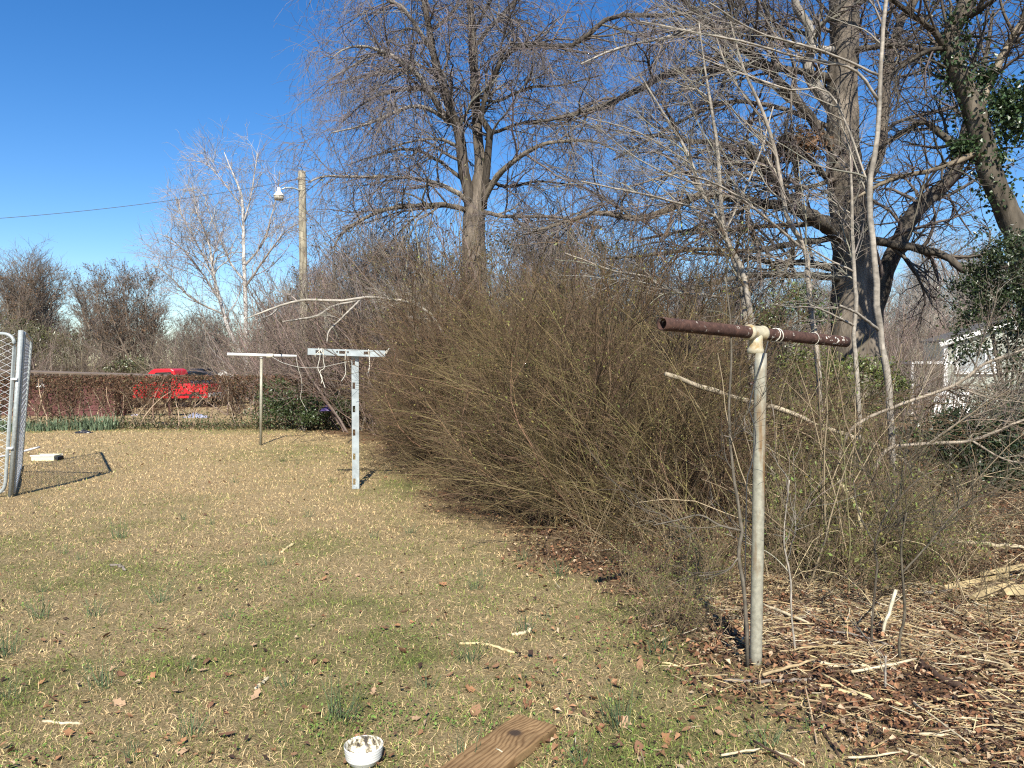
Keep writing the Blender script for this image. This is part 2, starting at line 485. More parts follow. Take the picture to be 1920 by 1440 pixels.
def build_grass():
    bag = Bag()
    def colours(g, x, y, n):
        gm = green_mask(x, y)
        isg = g.random(n) < gm * 0.75 + 0.07
        C = np.where(isg[:, None], green_colour(g, n), straw_colour(g, n))
        dead = g.random(n) < 0.16
        C[dead] = np.array([[0.17, 0.115, 0.065]]) * g.uniform(0.5, 1.5, (int(dead.sum()), 1))
        return isg, C * (0.62 + 1.0 * fbm(x * 11, y * 11, 303, 3))[:, None]
    g, x, y = blades(222000, 2.55, 11.0, 1, 101)
    keep = (g.random(len(x)) > litter_mask(x, y) * 0.92) & (g.random(len(x)) < sstep(11.0, 5.5, y))
    x, y = x[keep], y[keep]; n = len(x)
    isg, C = colours(g, x, y, n)
    sc = np.clip(y / 5.5, 0.7, 1.4)
    L = g.uniform(0.016, 0.058, n)
    w = g.uniform(0.0024, 0.0046, n) * sc
    tilt = np.where(isg, g.uniform(0.2, 1.2, n), np.where(g.random(n) < 0.7, g.uniform(0.95, 1.5, n), g.uniform(0.3, 1.0, n)))
    bag.add(*blade_geo(g, x, y, L, w, tilt, C, 0.9))
    # farther off one folded sliver stands for a blade
    g, x, y = blades(190000, 4.5, 17.9, 1, 102)
    keep = (g.random(len(x)) > litter_mask(x, y) * 0.92) & (g.random(len(x)) < sstep(4.5, 11.0, y))
    x, y = x[keep], y[keep]; n = len(x)
    isg, C = colours(g, x, y, n)
    z = gzz(x, y) - 0.003; a = g.uniform(0, 6.28, n); t = g.uniform(0.25, 1.35, n)
    d = np.stack([np.cos(a) * np.sin(t), np.sin(a) * np.sin(t), np.cos(t)], -1); b = np.stack([x, y, z], -1)
    sd = norm(np.cross(d, norm(g.normal(size=(n, 3))))) * (g.uniform(0.0022, 0.0045, n) * (y / 9))[:, None]
    L = g.uniform(0.018, 0.05, n)[:, None]
    V = np.stack([b - sd, b + sd, b + d * L], 1).reshape(-1, 3)
    bag.add(V, None, (np.arange(n) * 3)[:, None] + [[0, 1, 2]], np.repeat(C, 3, 0))
    bag.obj('grass', M_BLADE, None, False, 'stuff')
build_grass()

def build_weeds():
    """small oval leaves of low green weeds in the lawn"""
    g, x, y = blades(60000, 2.55, 9.0, 1, 202)
    gm = sstep(0.58, 0.74, fbm(x * 1.9 + 7, y * 1.9, 61, 4)) * (0.45 + 0.55 * sstep(1.2, -1.0, x)) * sstep(9, 4, y)
    gm = np.maximum(gm, green_mask(x, y) * 0.32 * sstep(8, 4, y))
    k = (g.random(len(x)) < gm * 0.8) & (litter_mask(x, y) < 0.5)
    x, y = x[k], y[k]; n = len(x)
    z = gzz(x, y) + g.uniform(0.004, 0.035, n)
    a = g.uniform(0, 6.28, n); t = g.uniform(-0.7, 0.7, n)
    d = np.stack([np.cos(a) * np.cos(t), np.sin(a) * np.cos(t), np.sin(t)], -1); s = np.stack([-np.sin(a), np.cos(a), g.uniform(-0.5, 0.5, n)], -1)
    L = g.uniform(0.008, 0.018, n)[:, None]; W = L * 0.36; c = np.stack([x, y, z], -1)
    V = np.stack([c, c + d * L * 0.5 + s * W, c + d * L, c + d * L * 0.5 - s * W], 1).reshape(-1, 3)
    Q = (np.arange(n) * 4)[:, None] + np.array([[0, 1, 2, 3]])
    v = g.uniform(0.6, 1.3, n)[:, None]
    C = np.repeat(np.array([[0.16, 0.25, 0.055]]) * v, 4, 0)
    b = Bag(); b.add(V, Q, None, C)
    b.obj('lawn_weeds', M_LEAF, None, False, 'stuff')
build_weeds()

# wild onion tufts
def tuft_mesh(seed, n=26, h=0.2):
    g = np.random.default_rng(seed)
    K = 5
    a = g.uniform(0, 6.28, n); r = g.uniform(0, 0.05, n)
    p = np.stack([np.cos(a) * r, np.sin(a) * r, np.full(n, -0.005)], -1)
    lean = g.uniform(0.05, 0.55, n); az = a + g.normal(0, 0.6, n)
    L = g.uniform(0.5, 1.0, n) * h
    pl = [p]
    for k in range(1, K):
        th = lean * (0.5 + 0.9 * k / (K - 1))
        d = np.stack([np.cos(az) * np.sin(th), np.sin(az) * np.sin(th), np.cos(th)], -1)
        pl.append(pl[-1] + d * (L / (K - 1))[:, None])
    pl = np.stack(pl, 1)
    R = np.linspace(0.0015, 0.0006, K)[None].repeat(n, 0)
    C = np.array([[0.12, 0.17, 0.085]]) * g.uniform(0.7, 1.5, n)[:, None]
    b = Bag().tubes(pl, R, 3, C)
    return b.mesh('onion_tuft', M_BLADE)
TUFTS = [tuft_mesh(s, 15 + 5 * (s % 3), 0.12 + 0.03 * (s % 3)) for s in range(300, 304)]
TUFT_PX = [(1020, 1165), (985, 1185), (893, 1105), (905, 1080), (1240, 1225), (1230, 1120), (75, 1160), (78, 1110), (115, 1040), (180, 1155), (225, 1010), (345, 975), (395, 985),
           (15, 1310), (10, 1230), (540, 1290), (360, 1260), (360, 1380), (190, 1290), (500, 1060), (150, 1050), (580, 970), (640, 1350), (620, 905), (560, 870), (530, 865), (72, 950), (440, 905),
           (510, 985), (700, 1010), (770, 1000), (800, 1290), (870, 1420), (1090, 1430), (1160, 1360), (1440, 1400), (1520, 1370), (980, 1050), (300, 1130), (430, 1160), (255, 1420), (1050, 1080), (880, 1240)]
for i, (px, py) in enumerate(TUFT_PX):
    q = G(px, py)
    o = link('onion_tuft', TUFTS[i % 4]); o.location = (q[0], q[1], float(gzz(q[0], q[1])))
    s = rng.uniform(0.7, 1.15); o.scale = (s * 1.2, s * 1.2, s); o.rotation_euler[2] = rng.uniform(0, 6.28)
    tag(o, 'wispy dark green tuft of wild onion %s' % ('at the lower left edge of the lawn' if px < 120 and py > 1150 else 'near the bowl' if py > 1280 and px < 760 else 'near the rusty post' if px > 1200 else 'beside the brown board' if py > 1280 else 'beside the slotted post' if py < 985 and px > 500 else 'at the lawn edge below the thicket' if px > 850 else 'in the middle of the lawn' if py > 1000 else 'far out on the lawn'), 'grass tuft', 'wild onion tufts in the lawn')

# ------------------------------------------------------------------ fallen leaves, litter, sticks
def leaf_mesh(seed, lobed):
    g = np.random.default_rng(seed)
    n = 9
    t = np.linspace(0, 1, n)
    w = np.sin(np.pi * np.clip(t * 0.94 + 0.03, 0, 1)) ** 0.8 * 0.30
    if lobed: w = w * (1 + 0.45 * np.cos(t * np.pi * 5 + 0.6))
    curl = g.uniform(0.15, 0.5); cup = g.uniform(0.1, 0.4)
    zc = curl * (t - 0.5) ** 2 * 1.3
    mid = np.stack([t - 0.5, np.zeros(n), zc], -1)
    lf = np.stack([t - 0.5, w, zc + cup * w * g.uniform(0.5, 1.3)], -1); rt = np.stack([t - 0.5, -w, zc + cup * w * g.uniform(0.1, 1.3)], -1)
    V = np.concatenate([lf, mid, rt]); i = np.arange(n - 1)
    Q = np.concatenate([np.stack([i, i + n, i + n + 1, i + 1], -1), np.stack([i + n, i + 2 * n, i + 2 * n + 1, i + n + 1], -1)])
    base = [(0.37, 0.19, 0.095), (0.27, 0.155, 0.085), (0.42, 0.28, 0.17), (0.20, 0.105, 0.06)][seed % 4]
    return new_mesh('fallen_leaf', V, Q, None, np.tile(base, (len(V), 1)), True, M_DRY)
LEAVES = [leaf_mesh(s, s % 2 == 0) for s in range(8)]
leaf_px = [(105, 1205), (143, 1192), (117, 1190), (200, 1195), (80, 1284), (100, 1318), (170, 1280), (225, 1270), (285, 1275), (352, 1262), (380, 1262), (395, 1328), (430, 1270), (595, 1342), (590, 1240),
           (425, 1385), (110, 1425), (60, 1430), (340, 1415), (395, 1420), (800, 1275), (845, 1270), (780, 1350), (735, 1420), (990, 1288), (1010, 1288), (1105, 1288), (1155, 1290), (880, 1298), (930, 1255), (1030, 1235),
           (720, 1180), (745, 1175), (1320, 1330), (1170, 1358), (1120, 1340), (1110, 1350), (1375, 1385), (480, 1310), (1200, 1410), (1250, 1390), (610, 1245), (700, 1300), (1440, 1420), (1700, 1430), (1620, 1400), (1560, 1425)]
g = np.random.default_rng(5)
while len(leaf_px) < 110:
    leaf_px.append((g.uniform(0, 1500), g.uniform(1060, 1438)))
for i, (px, py) in enumerate(leaf_px):
    q = G(px, py); o = link('fallen_leaf', LEAVES[i % 8])
    z = float(gzz(q[0], q[1]))
    s = g.uniform(0.032, 0.07); o.scale = (s, s * g.uniform(0.8, 1.2), s)
    o.location = (q[0], q[1], z + 0.012); o.rotation_euler = (g.normal(0, 0.5), g.normal(0, 0.4), g.uniform(0, 6.28))
    hue = ('orange brown', 'dull brown', 'pale tan', 'dark reddish brown')[i % 4]
    zone = ('beside the white bowl' if abs(px - 682) < 110 and py > 1330 else 'near the brown board' if abs(px - 940) < 190 and py > 1290 else
            'near the lower left corner of the lawn' if px < 420 and py > 1300 else 'on the left part of the lawn' if px < 560 else
            'on the lawn above the bowl and board' if px < 1060 else 'on the lawn edge by the rusty post')
    tag(o, 'curled %s dead leaf lying %s' % (hue, zone), 'leaf', 'dead leaves scattered on the lawn')

def build_litter():
    g, x, y = blades(64000, 2.6, 17, 1, 404)
    x = np.abs(x) * np.where(g.random(len(x)) < 0.78, 1, -1)
    k = g.random(len(x)) < litter_mask(x, y) * 0.98 + 0.02 + 0.05 * sstep(6.5, 3.5, y)
    x, y = x[k], y[k]; n = len(x); z = gzz(x, y) + g.uniform(0.002, 0.03, n)
    a = g.uniform(0, 6.28, n); t = g.normal(0, 0.4, n); t2 = g.normal(0, 0.5, n)
    d = np.stack([np.cos(a) * np.cos(t), np.sin(a) * np.cos(t), np.sin(t)], -1); s = norm(np.stack([-np.sin(a), np.cos(a), t2], -1))
    L = (g.uniform(0.014, 0.044, n) * np.clip(y / 6, 1, 1.8))[:, None]; W = L * g.uniform(0.2, 0.38, n)[:, None]; c = np.stack([x, y, z], -1)
    up = np.array([0, 0, 1.]) * L * g.uniform(0.05, 0.3, n)[:, None]
    V = np.stack([c - d * L * 0.5, c + s * W + up, c + d * L * 0.5, c - s * W + up], 1).reshape(-1, 3)
    Q = (np.arange(n) * 4)[:, None]; T = np.concatenate([Q + [[0, 1, 2]], Q + [[0, 2, 3]]])
    pal = np.array([(0.20, 0.098, 0.052), (0.11, 0.062, 0.04), (0.31, 0.17, 0.09), (0.05, 0.03, 0.022), (0.45, 0.34, 0.22)])
    C = pal[g.choice(5, n, p=[.3, .25, .22, .13, .1])] * g.uniform(0.7, 1.3, n)[:, None]
    b = Bag(); b.add(V, None, T, np.repeat(C, 4, 0))
    b.obj('leaf_litter', M_DRY, None, False, 'stuff')
build_litter()

def build_chips():
    """pale splinters, stalks and thin sticks strewn over the litter"""
    g, x, y = blades(46000, 2.6, 12, 1, 505)
    x = np.abs(x)
    k = g.random(len(x)) < chip_mask(x, y) * 0.9 + litter_mask(x, y) * 0.045 * (x > 0.6)
    k |= g.random(len(x)) < 0.0035
    x, y = x[k], y[k]; n = len(x); z = gzz(x, y) + g.uniform(0.003, 0.04, n)
    a = np.where(g.random(n) < 0.5, g.normal(2.75, 0.6, n), g.uniform(0, 6.28, n)); t = g.normal(0, 0.22, n)
    d = np.stack([np.cos(a) * np.cos(t), np.sin(a) * np.cos(t), np.sin(t)], -1)
    L = g.gamma(1.6, 0.042, n) + 0.02; L = np.minimum(L, 0.45)
    c = np.stack([x, y, z], -1)
    bend = np.stack([g.normal(0, 0.06, n), g.normal(0, 0.06, n), g.normal(0, 0.03, n)], -1) * L[:, None]
    Pl = np.stack([c - d * L[:, None] / 2, c + bend, c + d * L[:, None] / 2], 1)
    R = (g.uniform(0.0009, 0.0027, n) * (0.8 + 2.5 * L))[:, None] * np.array([[0.8, 1.0, 0.6]])
    pal = np.array([(0.52, 0.42, 0.24), (0.42, 0.31, 0.16), (0.30, 0.22, 0.14), (0.12, 0.07, 0.045), (0.6, 0.53, 0.38)])
    C = pal[g.choice(5, n, p=[.28, .27, .2, .17, .08])] * g.uniform(0.75, 1.2, n)[:, None]
    Bag().tubes(Pl, R, 3, C).obj('wood_chip_litter', M_WOOD, None, False, 'stuff')
build_chips()

def on_ground(pts, lift=0.0):
    out = []
    for px, py in pts:
        q = G(px, py); out.append([q[0], q[1], float(gzz(q[0], q[1])) + lift])
    return np.array(out)

def stick(pts, wpx, c, name='fallen_stick', label='', cat='stick', group=None, lift=0.0, n=14):
    p = on_ground(pts); d = p[:, 1].mean(); r = wpx / 2 * d / F
    q = catmull(p, n); q[:, 2] += r * 0.8 + lift
    g = np.random.default_rng(int(abs(pts[0][0])))
    q[1:-1] += g.normal(0, r * 0.5, (n - 2, 3)) * [1, 1, 0.5]
    R = r * (1 + g.normal(0, 0.1, n)); R[-1] *= 0.6
    C = np.array(c) * g.uniform(0.8, 1.2, (n, 1))
    o = Bag().tube(q, R, 7, C).obj(name, M_WOOD)
    return tag(o, label, cat, group)
PALE, YEL, TAN, DKB, GRY = (0.52, 0.44, 0.29), (0.55, 0.45, 0.24), (0.36, 0.27, 0.15), (0.08, 0.05, 0.035), (0.2, 0.17, 0.14)
SG = 'loose sticks and splinters on the leaf litter'
stick([(1521, 1243), (1575, 1251), (1653, 1253)], 7, PALE, label='pale straight stick lying beside the base of the rusty clothes post', group=SG)
stick([(1529, 1284), (1591, 1302), (1669, 1319), (1743, 1345)], 9, YEL, label='long yellowish peeled stick on leaf litter below the rusty post', group=SG)
stick([(1727, 1245), (1758, 1273), (1813, 1300), (1852, 1315), (1940, 1345)], 13, DKB, label='thick dark brown fallen branch at the right edge of the ground', group=SG)
stick([(1754, 1172), (1793, 1207), (1844, 1230), (1940, 1285)], 11, TAN, label='long tan fallen branch above the dark brown one', group=SG)
stick([(1358, 1280), (1443, 1280), (1529, 1275)], 8, GRY, label='grey weathered stick lying just in front of the rusty post', group=SG)
stick([(1230, 1242), (1280, 1253), (1315, 1280), (1354, 1298)], 4, YEL, label='thin curved yellow green stalk at the lawn edge near the rusty post', group=SG)
stick([(1743, 1024), (1824, 1032), (1930, 1042)], 8, PALE, label='pale bleached branch lying flat behind the split wood', group=SG, lift=0.05)
stick([(862, 1207), (905, 1208), (965, 1224)], 5, YEL, label='pale bent splinter lying alone on the lawn', cat='splinter', group=SG)
stick([(960, 1190), (980, 1188), (998, 1180)], 7, PALE, label='short white curled bark strip on the lawn', cat='bark strip', group=SG)
stick([(478, 1296), (492, 1286), (505, 1274)], 6, PALE, label='short flat pale stick standing out in the lawn on the left', group=SG)
stick([(80, 1354), (118, 1357), (155, 1358)], 5, PALE, label='thin pale twig on the lawn near the lower left corner', group=SG)
stick([(207, 1062), (222, 1063), (236, 1071)], 5, GRY, label='small grey bent twig lying in the middle of the lawn', group=SG)
stick([(528, 1036), (540, 1027), (552, 1020)], 5, YEL, label='small straw coloured stick lying far out on the lawn', group=SG)
stick([(1440, 955), (1500, 968), (1560, 965)], 5, PALE, label='pale twig lying under the brush behind the rusty post', group=SG, lift=0.12)
g = np.random.default_rng(66)
for i in range(46):
    px, py = g.uniform(1380, 1920), g.uniform(1010, 1435)
    if py < 1330 - (px - 1450) * -0.18 and px < 1500 and py > 1290: continue
    a = g.normal(0.25, 0.45); L = g.uniform(50, 170)
    c = [PALE, YEL, TAN, DKB, GRY][g.choice(5, p=[.3, .25, .25, .1, .1])]
    stick([(px - L * math.cos(a) / 2, py - L * math.sin(a) * 0.35), (px + g.uniform(-8, 8), py + g.uniform(-5, 5)), (px + L * math.cos(a) / 2, py + L * math.sin(a) * 0.35)],
          g.uniform(2.5, 6), c, label='%s broken stick on the wood chips %s' % ({PALE: 'pale', YEL: 'yellowish', TAN: 'tan', DKB: 'dark brown', GRY: 'grey'}[c], 'near the rusty post' if px < 1560 else 'around the dark seedlings' if px < 1720 and py < 1240 else 'in front of the wood heap' if px > 1720 and py > 1130 else 'beside the wood heap' if px > 1720 else 'at the bottom edge'), group='broken sticks strewn over the wood chips', lift=g.uniform(0.0, 0.03), n=7)

def split_log(p0, p1, r, seed, label):
    g = np.random.default_rng(seed)
    a, b = np.array(p0, float), np.array(p1, float); t = norm((b - a)[None])[0]
    s = norm(np.cross(t, [0, 0, 1.])[None])[0]; u = np.cross(s, t)
    prof = np.array([(-1, -0.5), (-0.45, -0.8), (0.5, -0.75), (1, -0.3), (0.55, 0.35), (-0.1, 0.75), (-0.75, 0.3)]) * r
    prof *= g.uniform(0.6, 1.25, prof.shape)
    rings = []
    for f in np.linspace(0, 1, 7):
        pr = prof * (1 + g.normal(0, 0.14, prof.shape)) * (0.75 + 0.25 * np.sin(np.pi * f))
        rings.append(a + (b - a) * f + pr[:, :1] * s + pr[:, 1:] * u)
    V = np.concatenate(rings + [a[None], b[None]]); m = 7
    Q = [[i * m + j, i * m + (j + 1) % m, (i + 1) * m + (j + 1) % m, (i + 1) * m + j] for i in range(6) for j in range(m)]
    T = [[49, (j + 1) % m, j] for j in range(m)] + [[50, 42 + j, 42 + (j + 1) % m] for j in range(m)]
    C = np.array([(0.44, 0.34, 0.18)]) * g.uniform(0.5, 1.15, (51, 1))
    o = Bag().add(V, Q, T, C).obj('split_log', M_WOOD, None, False)
    tag(o, label, 'firewood', 'split pale wood pieces at the right edge')
for i, (a, b, r, z, lb) in enumerate([((1822, 1130), (1900, 1104), 0.04, 0.035, 'pale split log with a broken square end, front of the small wood heap'),
                                  ((1880, 1125), (1960, 1118), 0.05, 0.05, 'short round ended pale log at the right of the small wood heap'),
                                  ((1790, 1108), (1890, 1090), 0.026, 0.04, 'thin pale split log lying behind the small wood heap'),
                                  ((1842, 1100), (1950, 1078), 0.026, 0.085, 'flat pale slab of wood on top of the small wood heap'),
                                  ((1770, 1112), (1830, 1104), 0.028, 0.03, 'small dull pale log at the left end of the small wood heap')]):
    p = on_ground([a, b]); p[:, 2] += z
    split_log(p[0], p[1], r, 900 + i, lb)

# ------------------------------------------------------------------ branching growth
def resample(Pl, R, t, idx):
    K = Pl.shape[1]; s = t * (K - 1); i = np.minimum(s.astype(int), K - 2); f = (s - i)[:, None]
    pos = Pl[idx, i] * (1 - f) + Pl[idx, i + 1] * f
    tan = norm(Pl[idx, i + 1] - Pl[idx, i]); rad = R[idx, i] * (1 - f[:, 0]) + R[idx, i + 1] * f[:, 0]
    return pos, tan, rad

def grow(g, Pl, R, n, L, K=5, t0=0.2, t1=1.0, ang=(0.5, 1.1), bias=(0, 0, 0), trop=(0, 0, 0), jit=0.15, rr=0.55, rmin=0.002, rmax=9, tip=0.3, even=False, flat=None):
    N = len(Pl)
    if N == 0 or n == 0: return np.zeros((0, K, 3)), np.zeros((0, K))
    ln = np.linalg.norm(np.diff(Pl, axis=1), axis=2).sum(1)
    w = np.ones(N) if even else ln
    idx = g.choice(N, n, p=w / w.sum()); t = t0 + (t1 - t0) * g.random(n)
    pos, tan, rad = resample(Pl, R, t, idx)
    rv = g.normal(size=(n, 3)); perp = norm(rv - (rv * tan).sum(1, keepdims=True) * tan)
    a = g.uniform(*ang, n)[:, None]
    d = norm(np.cos(a) * tan + np.sin(a) * perp + np.array(bias))
    LL = L * g.uniform(0.5, 1.25, n) * (1.15 - 0.55 * t)
    out = [pos]; tr = np.array(trop)
    for k in range(1, K):
        d = norm(d + g.normal(0, jit, (n, 3)) + tr)
        out.append(out[-1] + d * (LL / (K - 1))[:, None])
    r0 = np.clip(rad * rr, rmin, rmax)
    return np.stack(out, 1), r0[:, None] * np.linspace(1, tip, K)[None]

def tint(g, n, base, v=0.3):
    return np.array([base]) * g.uniform(1 - v, 1 + v, (n, 1)) * (1 + g.normal(0, 0.04, (n, 3)))

def leaf_cards(g, c, size, cols, droop=0.0, asp=0.45):
    """folded leaf: two triangles on a midrib"""
    n = len(c)
    d = norm(g.normal(size=(n, 3)) + np.array([0, 0, -droop])); rv = g.normal(size=(n, 3)); s = norm(np.cross(d, rv)); u = np.cross(d, s)
    L = (size * g.uniform(0.6, 1.3, n))[:, None]; W = L * asp
    V = np.stack([c, c + d * L * 0.5 + s * W * 0.5 + u * W * 0.2, c + d * L, c + d * L * 0.5 - s * W * 0.5 + u * W * 0.2], 1).reshape(-1, 3)
    k = (np.arange(n) * 4)[:, None]; T = np.concatenate([k + [[0, 1, 2]], k + [[0, 2, 3]]])
    return V, None, T, np.repeat(cols, 4, 0)

def limb_px(pts, d0, d1, n=16, wob=0.0, seed=0, wscale=1.0):
    """a limb traced as (px, py, width px) running from depth d0 to d1"""
    g = np.random.default_rng(seed)
    a = np.array(pts, float); L = np.concatenate([[0], np.cumsum(np.hypot(*np.diff(a[:, :2], axis=0).T))]); f = L / L[-1]
    d = d0 + (d1 - d0) * f
    p = np.array([P(x, y, dd) for (x, y, _), dd in zip(a, d)]); r = a[:, 2] * wscale / 2 * d / F
    q = catmull(np.concatenate([p, r[:, None]], 1), n)
    p, r = q[:, :3], np.maximum(q[:, 3], 0.003)
    if wob: p[1:-1] += g.normal(0, 1, (n - 2, 3)) * (wob * r[1:-1])[:, None]
    return p, r

def thick_geo(p, r, sides, base, g, rough=0.06, v=0.18):
    V, Q, T, C = tube_geo(p[None], r[None], sides, None, True)
    n = len(p) * sides
    a = V[:n].reshape(len(p), sides, 3)
    k = 1 + g.normal(0, rough, (len(p), sides, 1)); a = p[:, None] + (a - p[:, None]) * k
    V[:n] = a.reshape(-1, 3)
    C = np.array([base]) * np.clip(1 + g.normal(0, v, (len(V), 1)), 0.5, 1.6)
    return V, Q, T, C

# ------------------------------------------------------------------ traced trees
def traced_tree(name, label, cat, trunk, limbs, d, seed, bark, twigc, n1, n2, n3, l1, l2, l3, droop, twig_r, base_xy=None, group=None, mat=None, leader_spread=3.0, sides=14, n4=0, l4=0.3, bias1=(0, 0, 0.12), wscale=1.0):
    g = np.random.default_rng(seed)
    tp, tr = limb_px(trunk, d, d, 44, 0.04, seed, wscale)
    base = tp[0].copy()
    root = thing(name, label, cat, base, group)
    mat = mat or M_BARK
    Bag().add(*thick_geo(tp, tr, sides, bark, g)).obj('trunk', mat, root)
    Ps, Rs = [], []
    for i, lb in enumerate(limbs):
        pts, dd = lb[0], lb[1]
        c = lb[2] if len(lb) > 2 else tuple(0.6 * v for v in bark)
        p, r = limb_px(pts, d, d + dd, 22, 0.12, seed + 7 * i, wscale)
        Bag().add(*thick_geo(p, r, 9, c, g)).obj('limb', mat, root)
        Ps.append(p); Rs.append(r)
    i = np.linspace(len(tp) * 0.45, len(tp) - 1, 22).astype(int)
    Ps.append(tp[i]); Rs.append(tr[i] * 0.4)
    A, R = np.stack(Ps), np.minimum(np.stack(Rs), 0.09)
    b = Bag()
    P1, R1 = grow(g, A, R, n1, l1, 8, 0.15, 1, (0.5, 1.1), bias1, (0, 0, -0.02 * droop), 0.2, 0.5, twig_r * 1.6, 0.04, 0.25)
    P2, R2 = grow(g, P1, R1, n2, l2, 6, 0.15, 1, (0.4, 1.0), (0, 0, -0.1 * droop), (0, 0, -0.12 * droop), 0.2, 0.6, twig_r * 1.15, 0.02, 0.4)
    P2b, R2b = grow(g, A, R, n2 // 4, l2, 6, 0.3, 1, (0.5, 1.2), (0, 0, 0.0), (0, 0, -0.12 * droop), 0.2, 0.3, twig_r * 1.15, 0.012, 0.4)
    P2 = np.concatenate([P2, P2b]); R2 = np.concatenate([R2, R2b])
    P3, R3 = grow(g, P2, R2, n3, l3, 4, 0.1, 1, (0.4, 1.1), (0, 0, -0.2 * droop), (0, 0, -0.22 * droop), 0.2, 0.7, twig_r * 0.8, twig_r * 1.2, 0.45)
    b.tubes(P1, R1, 4, tint(g, len(P1), tuple(0.5 * (x + y) for x, y in zip(bark, twigc)), 0.25))
    b.tubes(P2, R2, 3, tint(g, len(P2), twigc, 0.3)); b.tubes(P3, R3, 3, tint(g, len(P3), twigc, 0.35))
    if n4:
        P4, R4 = grow(g, P3, R3, n4, l4, 3, 0.1, 1, (0.3, 1.0), (0, 0, -0.25 * droop), (0, 0, -0.3 * droop), 0.2, 0.8, twig_r * 0.65, twig_r, 0.6)
        b.tubes(P4, R4, 3, tint(g, len(P4), twigc, 0.35))
    b.obj('crown', M_TWIG, root, True, 'stuff')
    return root

LIGHT = (0.27, 0.245, 0.21)
BARK_A = (0.145, 0.122, 0.096)
A_trunk = [(1618, 770, 120), (1612, 700, 96), (1604, 640, 82), (1600, 511, 68), (1591, 400, 62), (1580, 275, 54), (1578, 178, 50), (1583, 89, 46), (1581, 0, 44), (1580, -120, 36), (1578, -300, 22), (1570, -520, 8)]
A_limbs = [
    ([(1605, 370, 26), (1620, 338, 23), (1649, 284, 21), (1658, 191, 19), (1667, 111, 17), (1693, 27, 15), (1716, 0, 14), (1740, -120, 9), (1760, -250, 4)], 0.8, (0.11, 0.09, 0.07)),
    ([(1585, 310, 20), (1551, 267, 18), (1520, 222, 16), (1484, 178, 15), (1458, 147, 13), (1413, 111, 11), (1378, 80, 9), (1300, 20, 6), (1250, -40, 3)], -1.2),
    ([(1576, 225, 22), (1556, 196, 20), (1529, 160, 20), (1512, 130, 18), (1524, 75, 16), (1502, 27, 14), (1489, 0, 12), (1465, -100, 8), (1440, -220, 3)], -0.6, LIGHT),
    ([(1592, 455, 30), (1578, 440, 30), (1529, 409, 26), (1484, 387, 22), (1462, 351, 18), (1431, 307, 16), (1400, 271, 12)], -1.5),
    ([(1431, 302, 13), (1378, 280, 11), (1333, 267, 10), (1280, 262, 8), (1262, 230, 6), (1240, 190, 3)], -1.8, (0.12, 0.1, 0.08)),
    ([(1500, 395, 20), (1462, 387, 18), (1409, 376, 16), (1369, 369, 15), (1311, 367, 14), (1267, 387, 12), (1200, 409, 11), (1120, 400, 9), (1050, 420, 6), (980, 440, 3)], -2.0, (0.14, 0.115, 0.085)),
    ([(1600, 447, 18), (1671, 458, 15), (1733, 469, 14), (1773, 480, 13), (1809, 507, 12), (1840, 507, 10), (1871, 502, 8), (1930, 490, 4)], -1.5),
    ([(1636, 640, 34), (1640, 590, 31), (1662, 511, 29), (1689, 453, 28), (1711, 400, 28), (1733, 378, 25), (1773, 342, 23), (1796, 311, 21), (1809, 249, 17), (1830, 180, 12), (1850, 100, 8), (1862, 20, 4)], 0.6),
    ([(1592, 444, 14), (1564, 446, 12), (1476, 458, 11), (1404, 471, 9), (1316, 467, 7), (1200, 480, 5), (1120, 486, 3)], -1.5, (0.1, 0.09, 0.07)),
    ([(1600, 522, 14), (1573, 520, 14), (1511, 516, 12), (1409, 516, 9), (1300, 540, 6), (1200, 560, 4)], -1.6, (0.1, 0.09, 0.07)),
    ([(1596, 508, 14), (1560, 502, 14), (1511, 493, 12), (1449, 493, 9), (1391, 480, 7), (1300, 475, 4)], 1.2, (0.1, 0.085, 0.065)),
    ([(1590, 415, 10), (1556, 418, 10), (1449, 424, 8), (1369, 431, 7), (1298, 431, 6), (1200, 449, 4)], 1.5, (0.12, 0.1, 0.08)),
    ([(1575, 150, 16), (1500, 135, 12), (1430, 120, 12), (1347, 129, 12), (1249, 138, 12), (1200, 168, 11), (1150, 190, 9), (1080, 214, 7), (1000, 230, 4)], -2.5),
    ([(1580, 350, 12), (1551, 333, 11), (1520, 302, 10), (1502, 284, 9), (1470, 290, 5)], -0.8),
    ([(1578, 95, 14), (1500, 88, 11), (1420, 60, 9), (1330, 52, 8), (1250, 70, 6), (1160, 90, 4), (1090, 120, 3)], -3.0, LIGHT),
    ([(1583, 20, 14), (1630, -10, 12), (1690, -60, 10), (1780, -120, 6), (1840, -200, 3)], -1.0, LIGHT),
    ([(1582, 100, 12), (1640, 88, 10), (1700, 85, 8), (1760, 95, 6), (1830, 60, 3)], -2.0),
    ([(1578, -60, 14), (1500, -110, 11), (1400, -160, 8), (1280, -180, 5), (1150, -170, 3)], -2.0),
    ([(1560, 240, 10), (1470, 205, 8), (1380, 190, 7), (1300, 215, 6), (1220, 260, 4), (1150, 300, 3)], 1.5, (0.12, 0.1, 0.08)),
    ([(1585, 330, 9), (1500, 352, 7), (1400, 330, 5), (1290, 322, 4), (1180, 350, 3)], -3.0, (0.14, 0.115, 0.09)),
]
DA = 14.0
treeA = traced_tree('bare_tree', 'large bare grey barked tree with a thick trunk behind the rusty clothes post', 'tree', A_trunk, A_limbs, DA, 21, BARK_A, (0.12, 0.102, 0.092),
                    330, 2800, 10500, 2.1, 1.0, 0.5, 0.25, 0.0036, n4=5000, l4=0.25, wscale=1.08)

